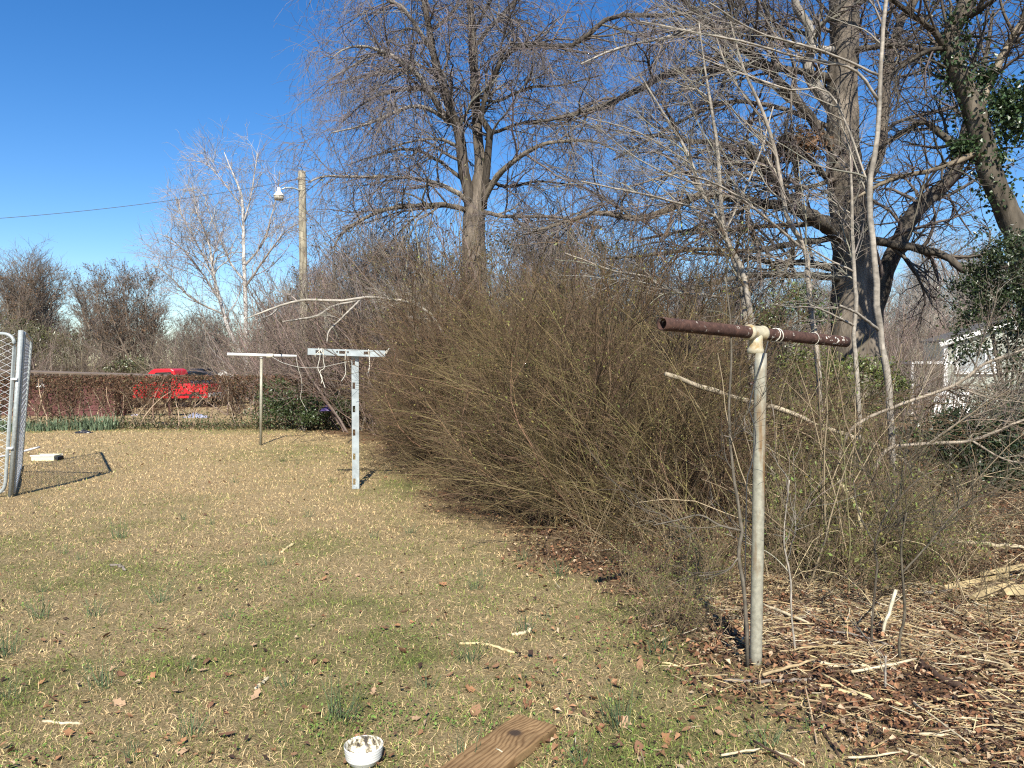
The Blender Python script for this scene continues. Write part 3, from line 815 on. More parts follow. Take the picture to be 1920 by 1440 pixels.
BARK_B = (0.095, 0.08, 0.06)
B_trunk = [(1960, 640, 56), (1932, 560, 48), (1911, 449, 44), (1889, 395, 42), (1858, 329, 39), (1842, 267, 38), (1822, 196, 36), (1793, 133, 34), (1780, 80, 32), (1796, 36, 29), (1813, 0, 26), (1835, -100, 18), (1860, -240, 8)]
B_limbs = [
    ([(1836, 205, 20), (1850, 170, 16), (1867, 133, 15), (1893, 80, 14), (1920, 36, 12), (1960, -40, 8), (1990, -120, 4)], 0.3, (0.2, 0.165, 0.12)),
    ([(1846, 290, 16), (1820, 286, 14), (1791, 271, 14), (1760, 249, 12), (1733, 229, 9), (1700, 245, 8), (1662, 267, 7), (1630, 300, 4)], 0.8, (0.07, 0.06, 0.045)),
    ([(1848, 292, 14), (1822, 290, 12), (1796, 302, 11), (1742, 320, 9), (1680, 333, 8), (1640, 351, 6), (1590, 380, 4)], -0.6, (0.16, 0.13, 0.09)),
    ([(1790, 110, 14), (1750, 60, 11), (1700, 20, 9), (1640, -20, 6), (1560, -60, 3)], -0.8),
    ([(1800, 40, 12), (1850, 10, 9), (1900, -30, 6)], -0.8),
    ([(1782, 90, 10), (1740, 95, 8), (1690, 125, 6), (1640, 170, 3)], -1.0),
]
treeB = traced_tree('ivy_clad_tree', 'bare curving tree with ivy on its trunk at the right edge', 'tree', B_trunk, B_limbs, 11.0, 31, BARK_B, (0.09, 0.075, 0.062),
                    90, 700, 1900, 1.2, 0.6, 0.3, 0.2, 0.0028)
def build_ivy():
    g = np.random.default_rng(33)
    p, r = limb_px(B_trunk, 11.0, 11.0, 60)
    cs, sz = [], []
    for (a, b_, n, spread) in ((0.30, 0.72, 1500, 0.18), (0.55, 0.9, 500, 0.14)):
        i = g.uniform(a * 59, b_ * 59, n).astype(int)
        cs.append(p[i] + norm(g.normal(size=(n, 3))) * (r[i] + np.abs(g.normal(0, spread, n)))[:, None] + g.normal(0, 0.04, (n, 3)))
    for (px, py, s, n) in ((1890, 195, 0.28, 900), (1905, 235, 0.3, 800), (1820, 275, 0.16, 350), (1795, 275, 0.12, 250), (1850, 140, 0.15, 250), (1900, 190, 0.35, 500), (1862, 300, 0.16, 300)):
        cs.append(P(px, py, 11.0) + g.normal(0, s * 0.5, (n, 3)))
    c = np.concatenate(cs); n = len(c)
    col = np.array([[0.035, 0.06, 0.022]]) * g.uniform(0.6, 1.8, (n, 1))
    Bag().add(*leaf_cards(g, c, 0.062, col, 0.6, 0.8)).obj('ivy', M_GLOSS, treeB, False, 'stuff')
build_ivy()

# leaf nest in the big tree
def build_nest():
    g = np.random.default_rng(44)
    c0 = P(1493, 274, DA - 0.7); n = 1100
    c = c0 + g.normal(0, 1, (n, 3)) * [0.19, 0.16, 0.12]
    col = np.array([[0.13, 0.075, 0.04]]) * g.uniform(0.4, 1.6, (n, 1))
    o = Bag().add(*leaf_cards(g, c, 0.09, col, 0, 0.6)).obj('leaf_nest', M_DRY, None, False)
    tag(o, 'brown clump of dead leaves like a squirrel nest held in the large bare tree', 'nest')
build_nest()

BARK_C = (0.13, 0.108, 0.085)
C_trunk = [(892, 800, 66), (890, 640, 60), (889, 520, 54), (889, 447, 50), (888, 405, 46), (893, 370, 34), (898, 340, 27), (900, 311, 24), (894, 233, 22), (890, 156, 20), (887, 78, 17), (881, 0, 15), (875, -150, 9), (870, -300, 4)]
C_limbs = [
    ([(884, 410, 30), (882, 380, 27), (871, 330, 25), (863, 264, 22), (840, 194, 20), (828, 148, 17), (813, 105, 15), (803, 39, 13), (795, 0, 12), (780, -120, 7), (770, -220, 3)], -0.8),
    ([(905, 392, 20), (912, 311, 17), (918, 241, 15), (902, 214, 14), (922, 148, 12), (968, 87, 11), (1077, 84, 11), (1143, 33, 10), (1240, 29, 9), (1330, 20, 6), (1400, 10, 3)], -2.0),
    ([(842, 230, 14), (832, 218, 14), (809, 179, 13), (786, 144, 12), (754, 117, 10), (716, 97, 8), (677, 86, 6), (640, 95, 3), (620, 112, 2)], -1.6, LIGHT),
    ([(828, 148, 10), (793, 126, 8), (754, 113, 7), (704, 103, 6), (665, 121, 5), (614, 152, 3)], 1.5, LIGHT),
    ([(818, 170, 8), (801, 167, 8), (770, 167, 7), (716, 177, 5), (677, 198, 3), (640, 230, 2)], -2.2),
    ([(845, 225, 10), (836, 222, 10), (801, 204, 9), (770, 200, 8), (731, 214, 7), (688, 233, 5), (622, 249, 3)], -2.5, LIGHT),
    ([(878, 385, 11), (863, 365, 11), (813, 342, 9), (747, 332, 7), (677, 332, 6), (611, 330, 5), (579, 342, 3)], -2.5, (0.26, 0.23, 0.19)),
    ([(882, 400, 12), (871, 393, 12), (832, 385, 11), (793, 385, 9), (723, 393, 8), (665, 420, 6), (634, 447, 4), (625, 480, 2)], -2.8, (0.13, 0.11, 0.085)),
    ([(822, 125, 11), (817, 105, 11), (793, 70, 10), (774, 39, 9), (751, 12, 8), (727, 0, 7), (690, -20, 4), (650, 0, 2)], -1.5, (0.28, 0.25, 0.21)),
    ([(900, 385, 15), (910, 369, 14), (929, 334, 13), (968, 299, 11), (1015, 272, 9), (1065, 264, 7), (1124, 268, 4), (1180, 300, 2)], -2.0, (0.16, 0.135, 0.10)),
    ([(912, 262, 8), (925, 250, 8), (988, 229, 6), (1065, 225, 4), (1120, 240, 2)], 1.5),
    ([(892, 398, 12), (906, 397, 10), (949, 406, 8), (1046, 408, 6), (1130, 430, 3)], -1.5, (0.12, 0.1, 0.08)),
    ([(890, 90, 10), (920, 50, 9), (960, 10, 8), (1000, -60, 5)], 1.2),
    ([(887, 60, 8), (920, 0, 7), (950, -80, 4)], -1.5),
    ([(806, 60, 8), (850, 20, 7), (880, -50, 4)], 1.2),
    ([(872, 340, 9), (820, 300, 7), (770, 280, 6), (710, 290, 4), (650, 310, 2)], 2.0),
    ([(866, 280, 8), (830, 262, 7), (790, 262, 5), (740, 275, 4), (690, 300, 2)], -1.0, (0.25, 0.22, 0.18)),
    ([(900, 330, 9), (950, 350, 7), (1010, 340, 5), (1090, 350, 3)], 2.0),
    ([(895, 180, 9), (930, 190, 7), (990, 165, 6), (1050, 160, 4), (1130, 140, 3)], -1.0),
]
treeC = traced_tree('bare_tree', 'tall bare tree with several stems and drooping twigs above the thicket', 'tree', C_trunk, C_limbs, 18.5, 41, BARK_C, (0.17, 0.148, 0.142),
                    330, 2700, 9300, 2.1, 1.15, 0.7, 0.85, 0.0048, n4=6000, l4=0.4, wscale=0.86)

# pale tree far on the left
WHT = (0.47, 0.45, 0.42)
D_trunk = [(462, 705, 12), (461, 640, 11), (460, 556, 10), (457, 480, 9), (456, 411, 7), (453, 369, 6), (444, 342, 5), (430, 310, 3), (420, 285, 2)]
D_limbs = [
    ([(461, 690, 10), (440, 640, 10), (425, 608, 9), (417, 578, 9), (408, 550, 8), (400, 508, 7), (390, 450, 5), (370, 400, 4), (360, 350, 2)], -1, WHT),
    ([(457, 525, 6), (433, 494, 5), (417, 458, 4), (400, 417, 3), (385, 380, 2)], 1, WHT),
    ([(458, 500, 6), (490, 460, 5), (505, 420, 4), (520, 360, 3), (525, 320, 2)], 1.5, (0.3, 0.27, 0.24)),
    ([(459, 540, 6), (500, 480, 5), (530, 440, 3), (555, 420, 2)], -1.5, (0.3, 0.27, 0.24)),
    ([(456, 420, 5), (470, 370, 4), (478, 320, 3), (484, 285, 2)], 0.5, (0.36, 0.33, 0.3)),
    ([(410, 560, 6), (370, 500, 4), (335, 460, 3), (310, 440, 2)], -2, (0.36, 0.33, 0.3)),
    ([(403, 520, 5), (360, 440, 4), (340, 400, 3), (330, 370, 2)], 1, (0.36, 0.33, 0.3)),
    ([(420, 590, 5), (360, 560, 4), (320, 520, 3), (295, 500, 2)], -1, (0.3, 0.27, 0.24)),
    ([(455, 390, 4), (425, 350, 3), (400, 320, 2), (385, 305, 2)], 1, (0.36, 0.33, 0.3)),
]
treeD = traced_tree('pale_tree', 'tall white barked bare tree standing beyond the hedge beside the utility pole', 'tree', D_trunk, D_limbs, 40.0, 51, WHT, (0.31, 0.275, 0.25),
                    140, 900, 2600, 3.0, 1.6, 0.9, 0.0, 0.009, mat=M_PALE, sides=8, bias1=(0, 0, 0.5), wscale=0.74)

# ------------------------------------------------------------------ pale saplings in front of the big tree
SAP = (0.295, 0.262, 0.215)
def sapling(label, pts, d, seed, side=(), n1=16, l1=1.1, d_end=0.0, base=SAP, group=None, bias=(-0.5, -0.1, 0.35), n2=190, n3=420, name='sapling'):
    g = np.random.default_rng(seed)
    p, r = limb_px(pts, d, d + d_end, 30, 0.15, seed, 0.86)
    g0 = p[0]; g0[2] = float(gzz(g0[0], g0[1])) - 0.02
    root = thing(name, label, 'sapling', g0, group)
    Bag().add(*thick_geo(p, r, 9, base, g, 0.05)).obj('trunk', M_PALE, root)
    Ps, Rs = [p[8:]], [r[8:]]
    for i, sp in enumerate(side):
        q, s = limb_px(sp[0], d, d + sp[1], 22, 0.15, seed + i + 1, 0.86)
        Bag().add(*thick_geo(q, s, 7, base, g, 0.05)).obj('branch', M_PALE, root)
        Ps.append(q); Rs.append(s)
    A, R = np.stack([x if len(x) == 22 else x[:22] for x in Ps]), np.stack([x[:22] for x in Rs])
    b = Bag()
    P1, R1 = grow(g, A, R, n1, l1, 9, 0.2, 1, (0.5, 1.1), bias, (-0.02, 0, 0.02), 0.13, 0.5, 0.003, 0.010, 0.3)
    P2, R2 = grow(g, np.concatenate([P1]), R1, n2, 0.42, 5, 0.1, 1, (0.4, 0.9), (0, 0, 0.1), (0, 0, 0), 0.15, 0.6, 0.0018, 0.004, 0.5)
    P3, R3 = grow(g, P2, R2, n3, 0.16, 3, 0.1, 1, (0.4, 0.9), (0, 0, 0.1), (0, 0, 0), 0.15, 0.8, 0.0014, 0.003, 0.6)
    for a_, r_ in ((P1, R1), (P2, R2), (P3, R3)): b.tubes(a_, r_, 4 if a_ is P1 else 3, tint(g, len(a_), tuple(v * 0.85 for v in base), 0.3))
    b.obj('twigs', M_TWIG, root, True, 'stuff')
    return root
SGP = None
sapling('tallest pale slender sapling in front of the thick grey trunk', [(1692, 965, 17), (1672, 860, 15), (1668, 785, 15), (1664, 700, 15), (1653, 640, 14), (1644, 556, 14), (1638, 467, 13), (1631, 400, 12), (1633, 333, 12), (1644, 267, 11), (1649, 178, 10), (1653, 89, 9), (1662, 0, 9), (1670, -90, 6), (1680, -200, 3)], 7.0, 61,
        [([(1648, 190, 7), (1600, 130, 6), (1500, 108, 5), (1400, 80, 5), (1300, 60, 4), (1200, 40, 3)], -0.6), ([(1646, 140, 6), (1540, 95, 5), (1420, 60, 4), (1330, 5, 3)], -0.8), ([(1650, 620, 7), (1610, 590, 6), (1575, 573, 5)], -0.3), ([(1634, 360, 5), (1560, 180, 4), (1480, 168, 4), (1370, 130, 3), (1290, 100, 2)], 0.5)], 34, 1.2)
sapling('slim pale sapling directly left of the tallest one', [(1614, 940, 12), (1610, 860, 11), (1610, 760, 10), (1605, 680, 10), (1601, 630, 9), (1605, 556, 9), (1600, 489, 8), (1598, 400, 7), (1596, 338, 5), (1594, 280, 3)], 7.6, 62,
        [([(1603, 510, 5), (1560, 490, 4), (1510, 460, 3)], -0.3), ([(1601, 610, 6), (1560, 590, 5), (1520, 572, 4)], -0.4)], 18, 0.9)
sapling('leaning pale sapling whose stem passes behind the tee of the rusty post', [(1446, 925, 16), (1438, 860, 15), (1430, 780, 14), (1418, 690, 14), (1412, 640, 14), (1404, 578, 13), (1391, 502, 12), (1364, 458, 11), (1353, 400, 10), (1349, 333, 9), (1342, 250, 7), (1330, 180, 6), (1320, 120, 4), (1310, 40, 3)], 8.6, 63,
        [([(1362, 450, 6), (1340, 405, 6), (1250, 375, 5), (1160, 355, 4), (1090, 340, 3)], -1.0), ([(1358, 440, 5), (1420, 300, 4), (1450, 200, 3)], 0.4), ([(1350, 350, 5), (1290, 340, 4), (1200, 300, 3), (1110, 230, 2)], -0.6)], 38, 1.2)
sapling('thin pale sapling leaning left beside the stem behind the rusty tee', [(1440, 912, 14), (1430, 840, 13), (1415, 720, 13), (1405, 650, 12), (1396, 578, 12), (1387, 533, 11), (1369, 467, 10), (1347, 418, 9), (1320, 369, 8), (1289, 289, 7), (1244, 213, 5), (1200, 140, 3)], 8.9, 64,
        [([(1380, 560, 7), (1310, 552, 6), (1245, 542, 6), (1215, 520, 5), (1150, 508, 5), (1100, 490, 4), (1060, 475, 3)], -0.8), ([(1300, 310, 4), (1200, 250, 3), (1100, 220, 2)], -0.5)], 38, 1.2)
sapling('grey brown sapling bending left between the rusty post and the thick trunk', [(1548, 920, 14), (1540, 800, 13), (1535, 700, 12), (1527, 622, 12), (1516, 533, 12), (1507, 462, 11), (1476, 409, 10), (1467, 356, 9), (1449, 267, 8), (1422, 191, 7), (1391, 120, 5), (1370, 40, 3)], 8.2, 65,
        [([(1510, 470, 6), (1400, 380, 5), (1330, 340, 4), (1270, 325, 3)], -0.8), ([(1440, 240, 5), (1370, 140, 4), (1340, 60, 2)], 0.3)], 30, 1.1, base=(0.3, 0.26, 0.21))
sapling('thin crooked grey sapling right beside the rusty post', [(1402, 1208, 9), (1395, 1110, 8), (1385, 1040, 8), (1391, 997, 8), (1384, 950, 7), (1372, 860, 6), (1367, 760, 5), (1372, 640, 4), (1360, 520, 2)], 3.74, 66,
        [([(1390, 995, 5), (1350, 985, 5), (1312, 966, 4), (1270, 975, 3), (1225, 985, 2)], -0.2), ([(1384, 1046, 4), (1360, 1072, 3), (1310, 1080, 2)], -0.1)], 7, 0.4, base=(0.13, 0.112, 0.085), n2=24, n3=50)
sapling('slender dark stemmed seedling with sparse twigs on the wood chips', [(1688, 1236, 7), (1686, 1199, 6), (1696, 1152, 6), (1692, 1074, 5), (1690, 1020, 4), (1700, 960, 3)], 3.9, 67, [([(1692, 1074, 4), (1750, 1010, 4), (1790, 960, 3), (1830, 930, 2)], 0.3)], 12, 0.4, base=(0.10, 0.085, 0.06), bias=(0, 0, 0.2), n2=60, n3=150)
sapling('dark thin seedling left of the other dark stemmed seedling', [(1634, 1214, 6), (1636, 1150, 5), (1645, 1060, 5), (1640, 1020, 4), (1665, 960, 4), (1720, 900, 3), (1760, 880, 2)], 4.05, 68, [([(1640, 1020, 3), (1610, 960, 3), (1600, 900, 2)], 0.3)], 8, 0.4, base=(0.09, 0.075, 0.055), bias=(0, 0, 0.2), n2=40, n3=90)
sapling('thin pale upright stem just right of the rusty post base', [(1492, 1228, 5), (1484, 1152, 4), (1482, 1082, 4), (1470, 1010, 3), (1480, 900, 2)], 3.95, 69, [], 5, 0.35, bias=(0, 0, 0.3), n2=15, n3=30)
sapling('short pale stake like stem stuck in the wood chips', [(1659, 1308, 4.5), (1660, 1270, 4.5), (1661, 1230, 4)], 3.5, 70, [], 2, 0.08, bias=(0, 0, 0.3), n2=2, n3=2)
sapling('low arching bare branch rising to the right across the dark evergreens', [(1560, 905, 8), (1595, 807, 7), (1680, 762, 7), (1790, 722, 7), (1850, 680, 6), (1920, 655, 5), (2000, 610, 3)], 6.6, 71,
        [([(1790, 722, 5), (1850, 745, 4), (1920, 755, 3)], -0.3)], 8, 0.8, base=(0.27, 0.225, 0.17), bias=(0.4, 0, 0.2), name='arching_branch')
sapling('long low arching branch sweeping right below the other one', [(1630, 920, 8), (1660, 846, 8), (1740, 832, 8), (1825, 825, 7), (1920, 787, 5), (2000, 760, 3)], 6.4, 72,
        [([(1740, 832, 5), (1800, 790, 4), (1830, 770, 3)], -0.2), ([(1820, 825, 5), (1880, 860, 4), (1930, 870, 3)], -0.3)], 12, 0.8, base=(0.27, 0.225, 0.17), bias=(0.4, 0, 0.1), name='arching_branch')
sapling('bare pale sapling leaning left out of the thicket above the slotted post', [(880, 832, 8), (862, 700, 8), (815, 600, 7), (770, 568, 7), (725, 561, 6.2), (689, 557, 6.2), (640, 564, 6), (573, 563, 5.5), (537, 570, 5), (498, 583, 4), (458, 599, 2)], 14.3, 73,
        [([(667, 565, 5), (624, 574, 5), (595, 592, 5), (559, 599, 4), (530, 603, 2)], -1.6), ([(675, 563, 5), (638, 599, 4), (617, 621, 4), (613, 642, 2)], -1.8), ([(560, 566, 4), (540, 560, 3), (545, 540, 2)], -1.8), ([(520, 580, 4), (505, 592, 3), (480, 600, 2)], -2.0)], 9, 0.4, base=(0.36, 0.325, 0.27), bias=(-0.3, 0, -0.05), d_end=-2.2)

# fallen pale trunk propped across the brush
def fallen_trunk():
    g = np.random.default_rng(81)
    a = [(1248, 701, 11), (1315, 725, 14), (1410, 755, 14), (1480, 774, 13), (1540, 800, 13), (1600, 820, 12), (1665, 845, 11), (1730, 890, 10), (1790, 935, 9)]
    p, r = limb_px(a, 6.1, 8.4, 30, 0.2, 3, 0.72)
    p[-1, 2] = float(gzz(p[-1, 0], p[-1, 1]))
    o = Bag().add(*thick_geo(p, r, 9, (0.40, 0.335, 0.235), g, 0.06)).obj('fallen_log', M_PALE)
    tag(o, 'long pale fallen trunk slanting down through the brush behind the rusty post', 'fallen tree')
    p, r = limb_px([(1570, 898, 8), (1590, 925, 8), (1608, 955, 8), (1614, 990, 6), (1616, 1030, 4)], 6.0, 5.4, 14, 0.2, 4)
    p[-1, 2] = float(gzz(p[-1, 0], p[-1, 1]))
    o = Bag().add(*thick_geo(p, r, 7, (0.56, 0.48, 0.28), g, 0.1)).obj('snapped_branch', M_PALE)
    tag(o, 'yellowish snapped branch leaning steeply in the brush under the fallen trunk', 'branch')
    p, r = limb_px([(1680, 1106, 7), (1668, 1145, 7), (1655, 1183, 6)], 4.25, 4.2, 8, 0.2, 5)
    p[-1, 2] = float(gzz(p[-1, 0], p[-1, 1]))
    o = Bag().add(*thick_geo(p, r, 7, (0.5, 0.45, 0.32), g, 0.08)).obj('leaning_stick', M_PALE)
    tag(o, 'short pale stick leaning upright between the two dark seedlings', 'stick')
fallen_trunk()

# ------------------------------------------------------------------ shrubs: thicket, undergrowth, brush
def shrub_meshes(seed, H, lean, stems, n2, n3, leaves, base, leafc, rad=0.35, leaf_size=0.025, twig=0.0024, stem_r=0.009, jit=0.10, leaf_from=0.2, tl=0.11):
    g = np.random.default_rng(seed)
    K = 10
    a = g.uniform(0, 6.28, stems); rr = rad * np.sqrt(g.random(stems))
    p = np.stack([np.cos(a) * rr, np.sin(a) * rr, np.full(stems, -0.03)], -1)
    d = norm(np.stack([np.cos(a) * 0.22, np.sin(a) * 0.22, np.ones(stems)], -1) + np.array([lean[0], lean[1], 0]) * g.uniform(0.1, 1.0, (stems, 1)) + g.normal(0, 0.26, (stems, 3)))
    L = H * g.uniform(0.55, 1.15, stems)
    pl = [p]
    for k in range(1, K):
        d = norm(d + g.normal(0, jit, (stems, 3)) + np.array([lean[0], lean[1], 0]) * 0.03)
        pl.append(pl[-1] + d * (L / (K - 1))[:, None])
    S = np.stack(pl, 1); SR = (stem_r * g.uniform(0.6, 1.3, stems))[:, None] * np.linspace(1, 0.22, K)[None]
    b1, b2 = (lean[0] * 0.4, lean[1] * 0.4, 0.15), (lean[0] * 0.25, lean[1] * 0.25, 0.05)
    P2, R2 = grow(g, S, SR, n2, H * 0.30, 6, 0.08, 1, (0.3, 0.9), b1, (0, 0, 0), 0.14, 0.55, twig * 1.3, 0.005, 0.4)
    P3, R3 = grow(g, P2, R2, n3, H * tl, 4, 0.05, 1, (0.3, 1.0), b2, (0, 0, 0), 0.16, 0.7, twig * 0.8, twig, 0.5)
    b = Bag().tubes(S, SR, 5, tint(g, stems, tuple(v * 1.25 for v in base), 0.3))
    b.tubes(P2, R2, 3, tint(g, n2, base, 0.35)).tubes(P3, R3, 3, tint(g, n3, base, 0.4))
    m1 = b.mesh('stems', M_TWIG)
    m2 = None
    if leaves:
        idx = g.integers(0, len(P3), leaves); t = g.random(leaves)
        pos, _, _ = resample(P3, R3, t, idx)
        pos = pos[pos[:, 2] > leaf_from * H]
        C = np.array([leafc]) * g.uniform(0.55, 1.5, (len(pos), 1)) * (1 + g.normal(0, 0.10, (len(pos), 3)))
        m2 = Bag().add(*leaf_cards(g, pos, leaf_size, np.clip(C, 0.01, 0.8), 0.2, 0.5)).mesh('leaves', M_LEAF, False)
    return m1, m2

def place_clump(parent, pair, x, y, s, rz=0.0, sz=None, z=None):
    zz = float(gzz(x, y)) if z is None else z
    for nm, m in zip(('shrub_stems', 'foliage'), pair):
        if m is None: continue
        o = link(nm, m, parent); o.matrix_parent_inverse = Matrix.Translation(-Vector(parent.location))
        o.location = (x, y, zz); o.scale = (s, s, sz if sz else s); o.rotation_euler[2] = rz; o['kind'] = 'stuff'

BR = (0.135, 0.10, 0.05)
LV = (0.19, 0.175, 0.055)
THK = [shrub_meshes(500 + i, 2.55, (-0.5, -0.12), 24, 340, 1700, 1000, BR if i % 2 else (0.125, 0.083, 0.05), LV, 0.45, 0.026, jit=0.2, tl=0.15) for i in range(5)]
def inside(poly, x, y):
    c = False; n = len(poly)
    for i in range(n):
        x1, y1 = poly[i]; x2, y2 = poly[(i + 1) % n]
        if (y1 > y) != (y2 > y) and x < (x2 - x1) * (y - y1) / (y2 - y1) + x1: c = not c
    return c
def scatter(poly, step, jit, seed):
    g = np.random.default_rng(seed); a = np.array(poly); out = []
    row = 0; y = a[:, 1].min()
    while y < a[:, 1].max():
        x = a[:, 0].min() + (row % 2) * step / 2
        while x < a[:, 0].max():
            q = (x + g.uniform(-jit, jit), y + g.uniform(-jit, jit))
            if inside(poly, *q): out.append(q)
            x += step
        y += step * 0.87; row += 1
    return out
thicket_poly = [(-1.0, 14.2), (-0.8, 12.6), (-0.5, 11.0), (0.05, 9.2), (0.3, 8.1), (0.7, 7.1), (1.15, 6.5), (1.75, 6.2), (2.2, 6.6), (2.4, 8.2), (1.9, 10.5), (1.2, 13.0), (0.2, 14.6)]
thicket = thing('thicket', 'huge dense olive brown thicket of thin arching stems filling the centre', 'thicket', (0.6, 8.5, 0))
g = np.random.default_rng(91)
pts = scatter(thicket_poly, 0.78, 0.2, 92)
for i, (x, y) in enumerate(pts):
    s = g.uniform(0.72, 1.2) + (0.28 * g.random() if y > 9 and x > 0.6 else 0)
    k = 1.0 - 0.25 * sstep(0.7, 2.0, x) * sstep(8.5, 6, y) + 0.08 * sstep(8, 12, y)
    place_clump(thicket, THK[g.integers(5)], x, y, s * k, g.uniform(-0.7, 0.7))
for x, y, s in ((-1.75, 14.6, 0.62), (-1.5, 13.4, 0.6), (-1.25, 12.2, 0.55), (-0.95, 10.9, 0.5), (-0.3, 9.2, 0.45), (0.0, 8.2, 0.42), (0.35, 7.0, 0.4), (-2.1, 15.3, 0.6), (-1.3, 15.0, 0.8)):
    place_clump(thicket, THK[g.integers(5)], x, y, s, g.uniform(-0.7, 0.7))

UND = [shrub_meshes(540 + i, 1.5, (-0.15, -0.1), 18, 130, 460, 620, (0.17, 0.125, 0.075), (0.17, 0.18, 0.05), 0.42, 0.05, jit=0.22, tl=0.24, twig=0.0024) for i in range(3)]
und_poly = [(1.75, 5.3), (2.2, 5.0), (2.9, 5.5), (3.2, 6.3), (3.6, 7.4), (4.3, 8.8), (5.1, 10.6), (5.0, 12.0), (3.0, 11.5), (2.4, 8.5), (2.0, 6.3)]
under = thing('undergrowth', 'tangled greenish undergrowth behind and right of the rusty clothes post', 'undergrowth', (3.5, 7.5, 0))
for i, (x, y) in enumerate(scatter(und_poly, 0.85, 0.25, 93)):
    s = g.uniform(0.6, 1.05) * (0.62 + 0.42 * sstep(5.5, 9, y)) * (1 - 0.3 * sstep(2.6, 4.0, x) * sstep(9, 6, y))
    place_clump(under, UND[g.integers(3)], x, y, s, g.uniform(-0.6, 0.6))
for i in range(11):   # low weedy stems at the foot of the thicket and post
    px, py = g.uniform(1180, 1700), g.uniform(1070, 1190)
    q = G(px, py); place_clump(under, UND[g.integers(3)], q[0], q[1], g.uniform(0.2, 0.36), g.uniform(0, 6.28))
for i in range(17):
    px, py = g.uniform(1450, 1740), g.uniform(985, 1120)
    q = G(px, py); place_clump(under, UND[g.integers(3)], q[0], q[1], g.uniform(0.35, 0.62), g.uniform(0, 6.28))

def canes(parent, poly, n, L, lean, cols, r, seed, name='canes', spread=0.35, droop=-0.12):
    g = np.random.default_rng(seed); a = np.array(poly); q = []
    while len(q) < n:
        x, y = g.uniform(*np.sort(a[:, 0])[[0, -1]]), g.uniform(*np.sort(a[:, 1])[[0, -1]])
        if inside(poly, x, y): q.append((x, y))
    q = np.array(q); p = np.stack([q[:, 0], q[:, 1], gzz(q[:, 0], q[:, 1]) - 0.03], -1)
    d = norm(np.array([[lean[0], lean[1], 1.0]]) + g.normal(0, spread, (n, 3))); K = 9; LL = L * g.uniform(0.5, 1.15, n); pl = [p]
    for k in range(1, K):
        d = norm(d + g.normal(0, 0.08, (n, 3)) + np.array([0, 0, droop * k / K])); pl.append(pl[-1] + d * (LL / (K - 1))[:, None])
    S = np.stack(pl, 1); S[..., 2] = np.maximum(S[..., 2], gzz(S[..., 0], S[..., 1]) + 0.01) if True else S[..., 2]
    Rr = (r * g.uniform(0.5, 1.4, n))[:, None] * np.linspace(1, 0.3, K)[None]
    P2, R2 = grow(g, S, Rr, n * 5, L * 0.22, 5, 0.25, 1, (0.3, 0.8), (lean[0] * 0.2, lean[1] * 0.2, 0.1), (0, 0, 0), 0.1, 0.5, 0.0016, 0.004, 0.5)
    cc = np.array(cols)
    c1 = cc[g.integers(0, len(cc), n)] * g.uniform(0.7, 1.3, (n, 1)); c2 = cc[g.integers(0, len(cc), len(P2))] * g.uniform(0.6, 1.1, (len(P2), 1))
    Bag().tubes(S, Rr, 4, c1).tubes(P2, R2, 3, c2).obj(name, M_TWIG, parent, True, 'stuff')
canes(thicket, [(-0.9, 13.0), (0.2, 8.8), (0.7, 6.4), (1.6, 5.6), (2.2, 6.2), (1.0, 9.0), (0.2, 13.0)], 330, 2.3, (-0.55, -0.1), [(0.26, 0.20, 0.10), (0.20, 0.17, 0.07), (0.17, 0.11, 0.07)], 0.0038, 951, spread=0.48)
canes(under, und_poly, 430, 1.7, (-0.1, -0.05), [(0.34, 0.27, 0.17), (0.20, 0.15, 0.095), (0.10, 0.085, 0.05), (0.14, 0.125, 0.06)], 0.0062, 952, spread=0.5)
canes(under, [(1.75, 5.0), (2.3, 4.1), (3.2, 4.4), (4.4, 5.6), (4.6, 7.5), (3.3, 6.6), (2.0, 5.6)], 230, 0.9, (-0.1, 0), [(0.42, 0.34, 0.2), (0.20, 0.145, 0.09), (0.11, 0.09, 0.05)], 0.0032, 953, spread=0.85, droop=-0.5)
canes(under, [(3.1, 4.4), (4.6, 5.4), (6.4, 8.0), (5.0, 8.6), (3.5, 6.6)], 170, 1.3, (-0.5, -0.1), [(0.36, 0.28, 0.17), (0.22, 0.16, 0.10), (0.14, 0.11, 0.07)], 0.0042, 955, spread=0.8, droop=-0.55)
canes(under, [(0.4, 6.0), (1.4, 5.0), (2.0, 4.7), (2.2, 5.4), (1.2, 6.2)], 120, 0.8, (-0.2, -0.1), [(0.20, 0.15, 0.09), (0.30, 0.23, 0.14)], 0.003, 954, spread=0.4)

